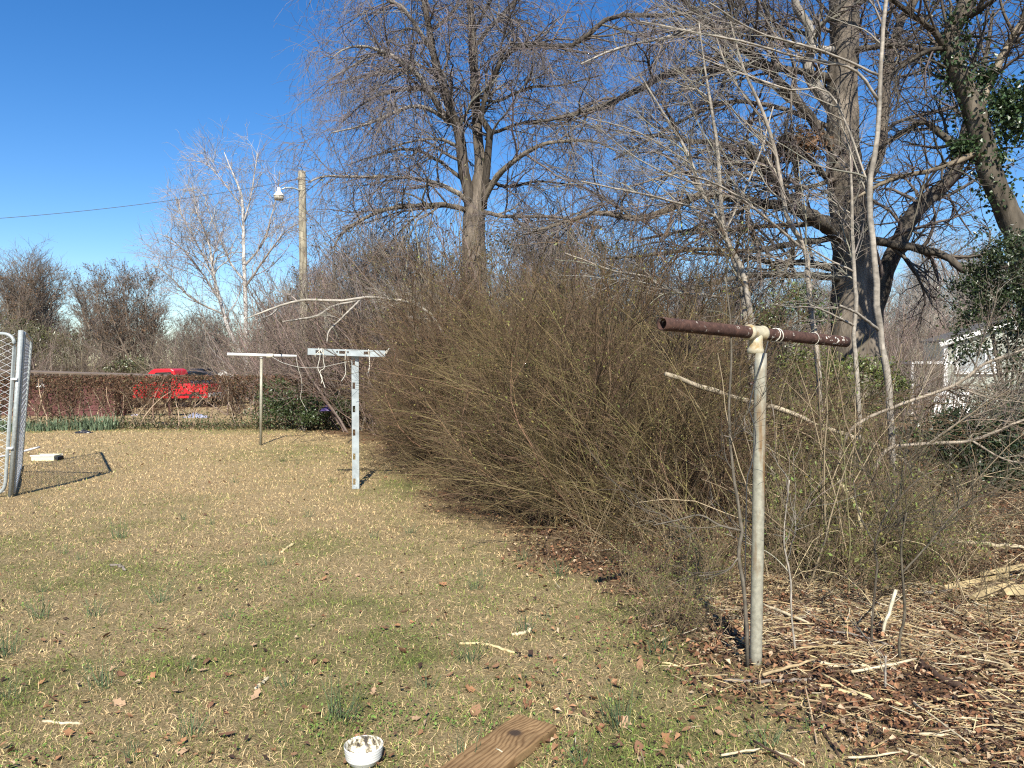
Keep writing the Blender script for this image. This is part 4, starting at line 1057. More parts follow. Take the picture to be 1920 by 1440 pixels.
# ------------------------------------------------------------------ evergreen shrubs at the right
def evergreen(label, blobs, d, seed, n, col, size, name='evergreen_shrub', lower=True, group=None, cat='shrub', base_px=None):
    g = np.random.default_rng(seed)
    cs = []; tot = sum(b[2] * b[3] for b in blobs)
    for (px, py, rx, ry) in blobs:
        k = int(n * rx * ry / tot); sx, sz = rx * d / F, ry * d / F
        m = max(6, int(k / 55))
        cc = norm(g.normal(size=(m, 3))) * (g.random((m, 1)) ** 0.4) * g.uniform(0.75, 1.2, (m, 1)) * [sx, (sx + sz) * 0.5, sz]
        rad = size * g.uniform(0.9, 2.4, m) * np.array([1.25])
        i = g.integers(0, m, k); u = g.normal(size=(k, 3)) * [1.0, 1.0, 0.55] * rad[i][:, None]
        cs.append(P(px, py, d) + cc[i] + u)
    c = np.concatenate(cs); c = c[c[:, 2] > gzz(c[:, 0], c[:, 1]) + 0.02]; m = len(c)
    cx, cy = c[:, 0].mean(), c[:, 1].mean()
    root = thing(name, label, cat, (cx, cy, float(gzz(cx, cy))), group)
    C = np.array([col]) * g.uniform(0.5, 1.7, (m, 1)) * (1 + g.normal(0, 0.08, (m, 3)))
    Bag().add(*leaf_cards(g, c, size, np.clip(C, 0.005, 0.5), 0.3, 0.55)).obj('foliage', M_GLOSS, root, False, 'stuff')
    b = Bag(); base = np.array([cx, cy, float(gzz(cx, cy)) - 0.05])
    for i in range(9):
        e = c[g.integers(m)]; mid = base * 0.4 + e * 0.6; mid[:2] = base[:2] * 0.65 + e[:2] * 0.35
        b.tubes(catmull(np.array([base + g.normal(0, 0.08, 3) * [1, 1, 0], mid, e]), 8)[None], np.linspace(0.03, 0.006, 8)[None], 5, np.array([[0.12, 0.1, 0.075]]))
    b.obj('stems', M_TWIG, root)
    return root
evergreen('tall dark glossy evergreen filling the right edge under the ivy clad tree', [(1855, 580, 50, 32), (1815, 640, 38, 34), (1900, 520, 75, 60), (1915, 590, 70, 60), (1925, 650, 50, 50), (1925, 720, 50, 55), (1830, 545, 45, 35), (1860, 480, 50, 35), (1925, 460, 50, 40)], 10.2, 701, 10500, (0.034, 0.048, 0.018), 0.05)
evergreen('dark low evergreen mass below the house and right of the tallest sapling', [(1880, 770, 80, 50), (1820, 800, 70, 45), (1905, 830, 80, 50), (1860, 870, 80, 40), (1770, 830, 50, 40), (1740, 815, 40, 28), (1820, 880, 60, 35), (1920, 890, 60, 40), (1815, 785, 40, 18)], 9.0, 702, 9500, (0.03, 0.044, 0.018), 0.05)
evergreen('yellow green lit shrub below the thick grey trunk', [(1672, 712, 28, 26), (1640, 700, 45, 40), (1560, 700, 45, 45), (1500, 680, 40, 40), (1660, 745, 40, 30)], 11.5, 703, 5000, (0.10, 0.12, 0.035), 0.05)
evergreen('small green leaved shrub under the lowest limbs of the large tree', [(1490, 560, 42, 32), (1455, 590, 36, 26), (1530, 590, 30, 20)], 11.8, 704, 1300, (0.085, 0.115, 0.04), 0.06)
evergreen('dark leafy evergreen bush behind the far clothes post', [(525, 745, 42, 34), (560, 770, 45, 30), (515, 775, 34, 26), (600, 775, 32, 24), (630, 770, 30, 26)], 17.4, 705, 5200, (0.05, 0.07, 0.025), 0.06)

# ------------------------------------------------------------------ background brush and woods
def landmark(px):
    for lim, w in ((120, 'above the chain link kennel'), (270, 'above the left half of the hedge'), (345, 'above the red truck'), (430, 'above the dark car'), (520, 'behind the white barked tree'),
                   (620, 'behind the utility pole'), (850, 'left of the drooping tree'), (1050, 'right of the drooping tree'), (1250, 'between the two largest trees'), (1450, 'above the rusty crossbar'),
                   (1660, 'behind the thick trunk'), (1790, 'right of the thick trunk'), (3000, 'behind the house')):
        if px < lim: return w

BGB = [shrub_meshes(560 + i, 4.2, (-0.1, 0), 26, 300, 1300, 420, [(0.20, 0.15, 0.125), (0.185, 0.15, 0.125), (0.165, 0.135, 0.10)][i], (0.12, 0.11, 0.05), 0.9, 0.06, twig=0.0052, stem_r=0.024, jit=0.14) for i in range(3)]
def bare_shrub(x, y, s, label, group):
    r = thing('bare_shrub', label, 'shrub', (x, y, float(gz(x, y))), group, local=True)
    k = int(g.integers(3))
    for nm, m in zip(('stems', 'foliage'), BGB[k]):
        o = link(nm, m, r); o['kind'] = 'stuff'
    r.scale = (s, s, s); r.rotation_euler[2] = g.uniform(0, 6.28)
    return r
brush = [(868, 18.0, 1.2), (905, 18.0, 1.25), (885, 17.7, 1.15), (850, 18.6, 1.0), (930, 18.4, 1.0), (470, 26, 1.0), (520, 24, 0.85), (575, 22, 0.85), (620, 20.5, 0.85), (660, 19, 0.95), (700, 20, 1.05), (745, 18, 0.95), (790, 20, 1.1), (830, 17.5, 1.0), (880, 19.5, 1.15), (930, 17, 1.0), (985, 18, 1.1), (1040, 16, 0.95), (1100, 17, 1.0), (1160, 16, 0.85),
         (1230, 17, 0.85), (1300, 18, 0.8), (1370, 19, 0.8), (1450, 20, 0.75), (550, 30, 1.2), (640, 28, 1.3), (720, 30, 1.4), (800, 27, 1.3), (1000, 26, 1.2), (1100, 27, 1.2), (1200, 25, 1.0), (1320, 28, 1.0), (1420, 30, 1.0), (1520, 28, 0.9), (1690, 24, 0.8), (1745, 30, 0.9),
         (330, 44, 1.0), (360, 42, 1.1), (400, 44, 1.3), (435, 42, 1.2), (250, 46, 0.9), (180, 46, 0.9), (120, 44, 1.0), (60, 42, 1.1), (10, 42, 1.0), (480, 44, 1.5), (-40, 40, 1.1)]
brush += [(1000, 15.5, 0.8), (1040, 14.5, 0.85), (1110, 14.2, 0.9), (1180, 14.5, 0.86), (1250, 14.5, 0.78), (1330, 14.8, 0.7), (1400, 14.8, 0.62), (600, 20, 0.95), (650, 19, 1.0), (700, 17.5, 0.92), (560, 21, 0.95), (760, 16.5, 0.8), (820, 17, 0.8), (1720, 20, 0.55), (1690, 17, 0.5), (1750, 22, 0.6)]
brush += [(px, 49 + (px * 7) % 9, 1.0 + 0.35 * ((px * 13) % 10) / 10) for px in range(-60, 700, 30)]
brush += [(px, 38 + (px * 7) % 9, 1.2 + 0.4 * ((px * 13) % 10) / 10) for px in range(720, 1960, 52)]
for px, d, s in brush:
    bare_shrub(float(P(px, 683, d)[0]), d, s, 'leafless %s shrub in the brush %s' % ('tall grey brown' if s > 1.15 else 'grey brown', landmark(px)), 'leafless shrubs behind the hedge and thicket')

def bg_tree_meshes(seed, H, spread, upright, base, nst=1, n1=80, n2=750, n3=3000, leaf=0, leafc=(0.13, 0.08, 0.045)):
    g = np.random.default_rng(seed)
    K = 14; Ps, Rs = [], []
    for i in range(nst):
        d = norm(np.array([g.normal(0, 0.10 if nst == 1 else 0.22), g.normal(0, 0.1 if nst == 1 else 0.22), 1.0])[None])[0]
        p = [np.array([g.normal(0, 0.05 * (nst > 1)), g.normal(0, 0.05 * (nst > 1)), -0.1])]
        for k in range(1, K):
            d = norm((d + g.normal(0, 0.06, 3) + [0, 0, 0.05])[None])[0]; p.append(p[-1] + d * H / (K - 1) * g.uniform(0.8, 1.0))
        Ps.append(np.array(p)); Rs.append((0.15 if nst == 1 else 0.09) * np.linspace(1, 0.1, K))
    S, SR = np.stack(Ps), np.stack(Rs)
    tr = Bag()
    for p, r in zip(S, SR): tr.add(*thick_geo(p, r, 8, tuple(v * 1.15 for v in base), g))
    P1, R1 = grow(g, S, SR, n1, H * spread, 8, 0.22, 1, (0.5, 1.0), (0, 0, upright), (0, 0, 0.02), 0.14, 0.5, 0.014, 0.06, 0.25)
    P2, R2 = grow(g, P1, R1, n2, H * 0.14, 5, 0.15, 1, (0.4, 0.9), (0, 0, upright * 0.6), (0, 0, 0.02), 0.15, 0.6, 0.009, 0.02, 0.4)
    P3, R3 = grow(g, P2, R2, n3, H * 0.07, 4, 0.1, 1, (0.3, 0.9), (0, 0, upright * 0.4), (0, 0, 0), 0.15, 0.7, 0.0065, 0.009, 0.5)
    b = Bag().tubes(P1, R1, 4, tint(g, n1, base)).tubes(P2, R2, 3, tint(g, n2, base)).tubes(P3, R3, 3, tint(g, n3, base))
    if leaf:
        idx = g.integers(0, len(P3), leaf); pos, _, _ = resample(P3, R3, g.random(leaf), idx)
        b.add(*leaf_cards(g, pos, 0.13, np.array([leafc]) * g.uniform(0.5, 1.5, (leaf, 1)), 0.2, 0.5))
    return tr.mesh('trunk', M_BARK), b.mesh('crown', M_TWIG)
BGT = [bg_tree_meshes(601, 9, 0.36, 0.35, (0.19, 0.155, 0.125)), bg_tree_meshes(602, 9, 0.30, 0.6, (0.175, 0.14, 0.11), 7, 120, 900, 2600, 2200),
       bg_tree_meshes(603, 9, 0.34, 0.4, (0.20, 0.165, 0.15)), bg_tree_meshes(604, 10, 0.22, 0.7, (0.33, 0.30, 0.26), 1, 50, 420, 1300)]
def far_tree(px, top, d, kind, label, group, sx=1.0):
    x = float(P(px, 683, d)[0]); z = float(gz(x, d)); H = (683 - top) / F * d + CAM_H - z
    r = thing('bare_tree', label, 'tree', (x, d, z), group, local=True)
    t, c = BGT[kind]
    link('trunk', t, r); o = link('crown', c, r); o['kind'] = 'stuff'
    s = H / (9.3 if kind < 3 else 10.2); r.scale = (s * sx, s * sx, s); r.rotation_euler[2] = g.uniform(0, 6.28)
LGRP = 'bare trees of the far tree line on the left'
for px in (-150, -110, -75): far_tree(px, 520, 56, 0, 'bare grey tree standing beyond the left end of the hedge', LGRP, 1.3)
far_tree(62, 468, 52, 0, 'rounded bare tree with upswept limbs above the chain link kennel', None, 1.15)
far_tree(222, 508, 48, 1, 'broad bushy brownish bare tree beyond the hedge left of the red truck', None, 1.25)
far_tree(262, 500, 47, 1, 'slightly taller bushy brown tree growing against the broad one above the red truck', None, 1.1)
far_tree(95, 490, 50, 0, 'second upswept bare tree right behind the kennel panel top', None, 1.2)
far_tree(25, 500, 49, 1, 'bushy brown tree at the left edge above the kennel panel', None, 1.2)
for px, top, d, k in ((-30, 505, 56, 2), (20, 520, 60, 0), (105, 545, 62, 2), (150, 530, 62, 0), (185, 535, 60, 2), (290, 560, 62, 0), (330, 590, 64, 2), (370, 585, 60, 1), (410, 600, 58, 0), (520, 560, 50, 1), (505, 520, 56, 2), (560, 540, 48, 0),
                      (600, 500, 45, 1), (640, 480, 42, 2), (675, 455, 38, 1), (720, 440, 40, 0), (765, 455, 36, 1), (820, 440, 38, 2)):
    far_tree(px, top, d, k, 'bare %s tree in the far tree line %s' % (('grey', 'many stemmed brown', 'purplish grey', 'pale')[k], landmark(px)), LGRP, 1.2)
for px, top, d, k in ((960, 430, 34, 2), (1010, 450, 38, 0), (1070, 420, 36, 1), (1130, 440, 40, 2), (1190, 470, 42, 0), (1260, 500, 46, 2), (1320, 520, 48, 1), (1390, 500, 45, 0), (1450, 510, 50, 2), (1510, 500, 48, 0), (1550, 530, 50, 1),
                      (1670, 440, 44, 3), (1700, 430, 50, 3), (1725, 420, 46, 3), (1750, 450, 52, 3), (1775, 440, 48, 3), (1800, 470, 55, 0), (1840, 450, 52, 3), (1690, 500, 60, 2), (1740, 510, 60, 0), (1880, 480, 50, 2), (1930, 450, 52, 3), (1640, 520, 56, 2), (1600, 520, 56, 0)):
    far_tree(px, top, d, k, 'bare %s tree in the far woods %s' % (('grey', 'many stemmed brown', 'purplish grey', 'slender pale')[k], landmark(px)), 'bare trees of the far woods on the right', 1.1)
evergreen('dark rounded evergreen in the tree line directly above the kennel panel', [(20, 625, 60, 30), (75, 640, 50, 32), (120, 650, 45, 28)], 47, 711, 3500, (0.075, 0.075, 0.03), 0.16, cat='tree', name='evergreen_tree')
evergreen('small dark green shrub beyond the hedge beside the red truck roof', [(250, 682, 40, 12), (225, 688, 30, 9)], 45, 712, 900, (0.085, 0.09, 0.045), 0.16)
evergreen('dark green evergreen half hidden behind the stems of the drooping tree', [(1000, 440, 60, 40), (1060, 470, 60, 36), (960, 470, 50, 36), (1110, 450, 45, 30), (860, 500, 45, 26)], 21, 713, 2600, (0.06, 0.075, 0.03), 0.09, cat='tree', name='evergreen_tree')

# ------------------------------------------------------------------ clipped hedge on the left
def build_hedge():
    g = np.random.default_rng(801)
    yb = 18.2
    x0, x1 = float(P(-160, 683, yb)[0]), float(P(660, 683, yb)[0])
    root = thing('hedge', 'long clipped brown hedge with bare stems below along the far lawn edge', 'hedge', ((x0 + x1) / 2, yb, 0))
    n = 150; K = 8
    x = g.uniform(x0, x1, n); y = yb + g.normal(0, 0.22, n)
    p = np.stack([x, y, gzz(x, y) - 0.03], -1); d = norm(np.stack([g.normal(0, 0.28, n), g.normal(0, 0.2, n), np.ones(n)], -1)); pl = [p]
    L = g.uniform(1.0, 1.35, n)
    for k in range(1, K):
        d = norm(d + g.normal(0, 0.16, (n, 3))); pl.append(pl[-1] + d * (L / (K - 1))[:, None])
    S = np.stack(pl, 1); R = g.uniform(0.008, 0.02, n)[:, None] * np.linspace(1, 0.35, K)[None]
    Bag().tubes(S, R, 6, tint(g, n, (0.34, 0.26, 0.18), 0.3)).obj('stems', M_TWIG, root, True, 'stuff')
    P2, R2 = grow(g, S, R, 1700, 0.42, 5, 0.3, 1, (0.4, 1.2), (0, 0, 0.1), (0, 0, 0), 0.2, 0.5, 0.004, 0.008, 0.5, even=True)
    P3, R3 = grow(g, P2, R2, 9500, 0.18, 3, 0.1, 1, (0.3, 1.1), (0, 0, 0.05), (0, 0, 0), 0.2, 0.7, 0.0032, 0.005, 0.6)
    top = 1.235
    for q in (P2, P3):
        q[..., 2] = np.where(q[..., 2] > top - 0.06, top - 0.06 + 0.06 * np.tanh((q[..., 2] - top + 0.06) / 0.12) + g.normal(0, 0.012, q.shape[:2]), q[..., 2])
    Bag().tubes(P2, R2, 3, tint(g, len(P2), (0.17, 0.115, 0.075), 0.35)).tubes(P3, R3, 3, tint(g, len(P3), (0.16, 0.10, 0.065), 0.4)).obj('twigs', M_TWIG, root, True, 'stuff')
    m = 22000
    xx = g.uniform(x0, x1, m); zz = top - np.abs(g.normal(0, 0.30, m)); yy = yb + g.normal(0, 0.26, m)
    gap = np.exp(-(((xx - float(P(356, 683, yb)[0])) / 0.5) ** 4))
    dens = (0.5 + 0.6 * fbm(xx * 1.5, zz * 3, 88)) * (1 - 0.72 * gap * (zz < 1.15))
    k = (zz > 0.35) & (g.random(m) < dens); xx, yy, zz = xx[k], yy[k], zz[k]
    cols = np.array([(0.125, 0.066, 0.038), (0.10, 0.08, 0.038), (0.165, 0.088, 0.05)])[g.integers(0, 3, len(xx))] * g.uniform(0.5, 1.5, (len(xx), 1))
    Bag().add(*leaf_cards(g, np.stack([xx, yy, zz], -1), 0.06, cols, 0.1, 0.5)).obj('foliage', M_LEAF, root, False, 'stuff')
    # ground cover at the hedge foot
    m = 9000
    xx = g.uniform(x0, x1, m); yy = yb - 0.35 + g.normal(0, 0.28, m); zz = gzz(xx, yy) + np.abs(g.normal(0, 0.13, m)) * (0.4 + 1.2 * fbm(xx * 1.2, yy, 89))
    cols = np.array([(0.10, 0.12, 0.045), (0.16, 0.125, 0.06), (0.06, 0.08, 0.03), (0.22, 0.17, 0.10)])[g.integers(0, 4, m)] * g.uniform(0.5, 1.4, (m, 1))
    o = Bag().add(*leaf_cards(g, np.stack([xx, yy, zz], -1), 0.06, cols, 0, 0.45)).obj('ground_cover', M_LEAF, None, False, 'stuff')
build_hedge()

# bulb leaf clumps in front of the hedge
def bulb_mesh(seed):
    g = np.random.default_rng(seed); n = 38
    a = g.uniform(0, 6.28, n); r = 0.2 * np.sqrt(g.random(n)); L = g.uniform(0.28, 0.46, n); ln = g.uniform(0, 0.9, n)
    b0 = np.stack([np.cos(a) * r, np.sin(a) * r, np.full(n, -0.02)], -1)
    h = np.stack([np.cos(a), np.sin(a), np.zeros(n)], -1); s = np.stack([-np.sin(a), np.cos(a), np.zeros(n)], -1) * 0.011
    m = b0 + h * (np.sin(ln * 0.5) * L * 0.5)[:, None] + np.array([0, 0, 1.]) * (np.cos(ln * 0.5) * L * 0.5)[:, None]
    e = m + h * (np.sin(ln * 1.6) * L * 0.5)[:, None] + np.array([0, 0, 1.]) * (np.cos(ln * 1.6) * L * 0.5)[:, None]
    V = np.stack([b0 - s, b0 + s, m + s, m - s, e], 1).reshape(-1, 3); k = (np.arange(n) * 5)[:, None]
    C = np.repeat(np.array([[0.16, 0.215, 0.13]]) * g.uniform(0.6, 1.5, (n, 1)), 5, 0)
    return new_mesh('bulb_clump', V, k + [[0, 1, 2, 3]], k + [[3, 2, 4]], C, False, M_LEAF)
BULB = [bulb_mesh(s) for s in (811, 812, 813)]
for i, px in enumerate((2, 14, 52, 70, 88, 104, 122, 138, 150, 165, 182, 196, 208)):
    d = 17.4 + g.uniform(-0.15, 0.2); x = float(P(px, 683, d)[0])
    o = link('bulb_clump', BULB[i % 3]); o.location = (x, d, float(gzz(x, d))); s = g.uniform(0.65, 1.1); o.scale = (s, s, s); o.rotation_euler[2] = g.uniform(0, 6)
    tag(o, 'clump of blue green strap leaves sprouting at the foot of the hedge', 'bulb plant', 'bulb leaf clumps at the foot of the hedge')

def rag(px, py, name, label, cat, col, size, seed, d=None, mat=None):
    g = np.random.default_rng(seed); q = G(px, py) if d is None else P(px, py, d)
    n = 9; u = np.linspace(-1, 1, n); X, Y = np.meshgrid(u, u)
    rr = np.sqrt(X ** 2 + Y ** 2)
    Z = (np.maximum(0, 1 - rr) ** 0.7) * (0.5 + 0.9 * g.random((n, n))) * size[2]
    V = np.stack([X * size[0] / 2 * g.uniform(0.8, 1.1, (n, n)), Y * size[1] / 2 * g.uniform(0.8, 1.1, (n, n)), Z], -1).reshape(-1, 3)
    i = np.arange(n - 1)[:, None] * n; j = np.arange(n - 1)[None]
    Q = np.stack([i + j, i + j + 1, i + n + j + 1, i + n + j], -1).reshape(-1, 4)
    m = new_mesh(name, V, Q, None, None, False, mat or mat_plain(name + '_sheet', col, 0.35, 0.5, 0.3, 12))
    o = link(name, m); o.location = (q[0], q[1], float(gzz(q[0], q[1])) if d is None else q[2])
    so = o.modifiers.new('thickness', 'SOLIDIFY'); so.thickness = 0.006
    return tag(o, label, cat)
rag(157, 812, 'plastic_scrap', 'crumpled black plastic scrap on the lawn before the bulb plants', 'plastic scrap', (0.02, 0.02, 0.024), (0.4, 0.2, 0.07), 821)
rag(368, 783, 'crumpled_tarp', 'crumpled grey blue plastic sheet lying behind the hedge stems', 'tarp', (0.25, 0.26, 0.34), (0.8, 0.5, 0.14), 822)
rag(253, 778, 'plastic_bag', 'small pale lilac plastic bag behind the hedge stems', 'plastic bag', (0.5, 0.46, 0.58), (0.3, 0.2, 0.06), 823)
rag(614, 770, 'purple_bag', 'small shiny purple bag lying among stems left of the slotted post', 'plastic bag', (0.07, 0.045, 0.14), (0.3, 0.2, 0.12), 824, d=17.0)

# ------------------------------------------------------------------ clothes posts
def nearest_post():
    base = G(1417, 1243); x, y = base[0], base[1]; z0 = float(gzz(x, y)) - 0.05
    root = thing('clothesline_post', 'rusty tee shaped clothes post with brown pipe crossbar standing in front of the brush', 'clothesline post', (x, y, z0 + 0.05))
    top = P(1427, 629, y + 0.03)
    ax = np.array([x, y, z0]); n = 20
    pl = ax + (top - ax) * np.linspace(0, 1, n)[:, None]
    Bag().tube(pl[:-1], 0.0295, 20).obj('pole', M_GALV, root)
    a, b = P(1241, 607, 3.46), P(1586, 641, 4.34)
    f = a + (b - a) * np.linspace(0, 1, 24)[:, None]
    # hollow crossbar pipe
    V, Q, _, _ = tube_geo(f[None], np.full((1, 24), 0.0305), 20); bg_ = Bag().add(V, Q)
    V2, Q2, _, _ = tube_geo(f[None], np.full((1, 24), 0.0255), 20); bg_.add(V2, Q2[:, ::-1])
    m = 20
    for e in (0, 23):
        r = np.array([[e * m + j, e * m + (j + 1) % m, 480 + e * m + (j + 1) % m, 480 + e * m + j] for j in range(m)])
        bg_.Q.append(r if e == 23 else r[:, ::-1])
    bg_.obj('crossbar', M_RUST, root)
    t = norm((b - a)[None])[0]; s = np.dot(top - a, t); c = a + t * s
    fb = Bag()
    prof = [(-0.062, 0.039), (-0.050, 0.041), (-0.042, 0.037), (0, 0.0365), (0.042, 0.037), (0.050, 0.041), (0.062, 0.039)]
    fb.tube(np.array([c + t * q for q, _ in prof]), [r for _, r in prof], 20)
    dn = norm((ax - top)[None])[0]
    prof = [(0.0, 0.034), (0.05, 0.035), (0.075, 0.0365), (0.083, 0.041), (0.102, 0.041), (0.106, 0.033)]
    fb.tube(np.array([c + dn * q for q, _ in prof]), [r for _, r in prof], 20)
    fb.obj('tee_fitting', M_CREAM, root)
    col = Bag(); col.tube(np.array([c + dn * 0.245, c + dn * 0.262]), 0.0315, 20).obj('seam_ring', M_RUST, root)
    for off, tilt in ((0.155, 0.25), (0.185, -0.35), (0.50, 0.1)):
        o_ = c + t * off; th = np.linspace(0, 2 * np.pi, 25); u = np.array([0, 0, 1.]); w = np.cross(t, u)
        ring = np.array([o_ + (np.cos(q) * u + np.sin(q) * w) * 0.0335 + t * 0.02 * tilt * np.sin(q + 1) for q in th])
        Bag().tube(ring, 0.0028 if off < 0.4 else 0.0016, 6).obj('cord_tie', M_CORD, root)
    return root
nearest_post()

def vine():
    p, r = limb_px([(1400, 905, 2), (1418, 820, 2.5), (1405, 760, 2.5), (1432, 670, 2.5), (1440, 640, 2)], 3.75, 3.75, 20, 0.6, 9)
    q = G(1395, 1215); p = np.concatenate([[[q[0] , q[1], float(gzz(q[0], q[1]))]], p]); r = np.concatenate([[r[0]], r])
    o = Bag().tube(catmull(p, 30), 0.0032, 5, np.full((30, 3), 0.06)).obj('vine', M_TWIG)
    tag(o, 'thin dark vine crossing in front of the rusty post', 'vine')
vine()

def slotted_bar(bag, o, u, v, n, W, L, holes, hw, hl, off, th=0.004, depth=0.04):
    """channel face in direction u (length), v (width); n points to the viewer; real rectangular slots"""
    def quadbox(u0, u1, v0, v1):
        c = o + u * (u0 + u1) / 2 + v * (v0 + v1) / 2
        bag.box(c, (u1 - u0, v1 - v0, th), None, np.stack([u, v, n], 1))
    va, vb = off - hw / 2, off + hw / 2
    quadbox(0, L, -W / 2, va); quadbox(0, L, vb, W / 2)
    e = [0]
    for h in holes: e += [h - hl / 2, h + hl / 2]
    e.append(L)
    for i in range(0, len(e), 2): quadbox(e[i], e[i + 1], va, vb)
    for s in (-1, 1):
        c = o + u * L / 2 + v * s * (W / 2 + 0.002) - n * (depth / 2)
        bag.box(c, (L, 0.004, depth + th), None, np.stack([u, v, n], 1))

def slotted_post():
    q = G(667, 917); x, y = q[0], q[1]; z0 = float(gzz(x, y))
    top = float(P(664, 661, y)[2]); H = top - z0 + 0.05
    root = thing('clothesline_post', 'bluish grey slotted metal clothes post with a flat slotted crossbar beside the thicket', 'clothesline post', (x, y, z0))
    rot = 0.35
    n = np.array([math.sin(rot) * 0.4 - 0.0, -1, 0]); n = norm(n[None])[0]; v = np.cross(np.array([0, 0, 1.]), n); v = norm(v[None])[0]; u = np.array([0, 0, 1.])
    v = -np.cross(n, u) if np.cross(n, u)[0] < 0 else np.cross(n, u)
    b = Bag()
    hz = [float(P(666, yy, y)[2]) - z0 + 0.05 for yy in (903, 856, 811, 767, 723, 679)]
    slotted_bar(b, np.array([x, y, z0 - 0.05]), u, v, n, 0.075, H, hz, 0.030, 0.075, -0.016)
    b.obj('upright', M_SLOT, root, False)
    a, c = P(577, 659, y - 0.05), P(738, 664, y - 0.08)
    uu = norm((c - a)[None])[0]; vv = np.cross(n, uu); vv = vv if vv[2] > 0 else -vv; vv = norm(vv[None])[0]; nn = np.cross(uu, vv); nn = nn if nn[1] < 0 else -nn
    L = float(np.linalg.norm(c - a)) - 0.1
    b = Bag(); slotted_bar(b, a, uu, vv, nn, 0.068, L, [0.13, 0.41, 0.70], 0.034, 0.075, 0.002)
    b.obj('crossbar', M_SLOT, root, False)
    for f in (0.36, 0.50):
        o = Bag().tube(np.array([a + uu * (L * f + 0.02) + nn * 0.005 + vv * 0.01, a + uu * (L * f + 0.02) + nn * 0.012 + vv * 0.01]), 0.009, 10).obj('bolt', M_RUST, root)
    return a, uu, vv, nn, L, y
sa, su, sv, sn, sL, sy = slotted_post()

def cord(pts, r, label, cat='string', group='old cords hanging from the slotted crossbar'):
    p = np.array(pts)
    o = Bag().tube(catmull(p, 24), r, 5).obj('hanging_string', M_CORD); tag(o, label, cat, group)
fr = sn * 0.012
cord([P(597, 652, sy - 0.13), P(600, 668, sy - 0.11), P(596, 690, sy - 0.1), P(604, 708, sy - 0.1), P(602, 720, sy - 0.1)], 0.0042, 'left frayed cord hanging from the slotted crossbar')
cord([P(607, 653, sy - 0.13), P(606, 672, sy - 0.11), P(608, 690, sy - 0.1), P(600, 698, sy - 0.1), P(610, 728, sy - 0.1)], 0.0042, 'second frayed cord from the left on the slotted crossbar')
cord([P(648, 655, sy - 0.13), P(647, 680, sy - 0.11), P(648, 700, sy - 0.1), P(640, 715, sy - 0.1)], 0.0042, 'longest plain cord hanging just left of the slotted upright')
cord([P(691, 655, sy - 0.14), P(693, 680, sy - 0.12), P(692, 692, sy - 0.12), P(690, 700, sy - 0.12)], 0.006, 'short knotted cord hanging right of the slotted upright')
def loops():
    for px, dx, lb in ((598, 4, 'cord loop knotted round the left end of the slotted crossbar'), (606, -2, 'slanted cord loop beside the left end of the slotted crossbar'), (724, 3, 'frayed cord loop round the right end of the slotted crossbar')):
        c = P(px, 661, sy - 0.07); th = np.linspace(0, 2 * np.pi, 20)
        ring = np.array([c + sv * np.cos(q) * 0.048 + np.array([0, 1, 0]) * np.sin(q) * 0.052 + su * 0.012 * dx * np.cos(q) for q in th])
        o = Bag().tube(ring, 0.0045, 5).obj('string_loop', M_CORD); tag(o, lb, 'string', 'old cords hanging from the slotted crossbar')
loops()

def far_post():
    q = G(489, 835); x, y = q[0], q[1]; z0 = float(gzz(x, y)); t = P(490, 666, y)
    root = thing('clothesline_post', 'thin grey pipe clothes post with a white crossbar, farthest along the lawn', 'clothesline post', (x, y, z0))
    Bag().tube(np.array([[x, y, z0 - 0.05], t]), 0.026, 14).obj('pole', M_GALV, root)
    a, b = P(426, 664, y - 0.25), P(556, 668, y + 0.2)
    Bag().tube(np.array([a, a * 0.5 + b * 0.5, b]), 0.027, 14).obj('crossbar', M_WHITE, root)
    Bag().tube(np.array([t - [0, 0, 0.06], t + [0, 0, 0.012]]), 0.036, 14).obj('collar', M_WHITE, root)
    k = P(506, 667, y - 0.02)
    Bag().tube(np.array([k - [0.06, 0, 0], k + [0.06, 0, 0]]), 0.04, 10).obj('cord_wrap', M_CORD, root)
    return y
fy = far_post()
cord([P(508, 668, fy), P(530, 680, fy - 1), P(565, 689, fy - 2), P(600, 689, fy - 3.2), P(630, 683, fy - 4.2), P(660, 677, sy - 0.02)], 0.0042, 'sagging clothesline strung between the far pipe post and the slotted post', 'clothesline', None)
cord([P(555, 668, fy + 0.1), P(559, 690, fy), P(565, 710, fy), P(566, 730, fy), P(563, 745, fy), P(570, 760, fy), P(577, 772, fy)], 0.003, 'long loose cord dangling from the right end of the far crossbar', 'cord', None)

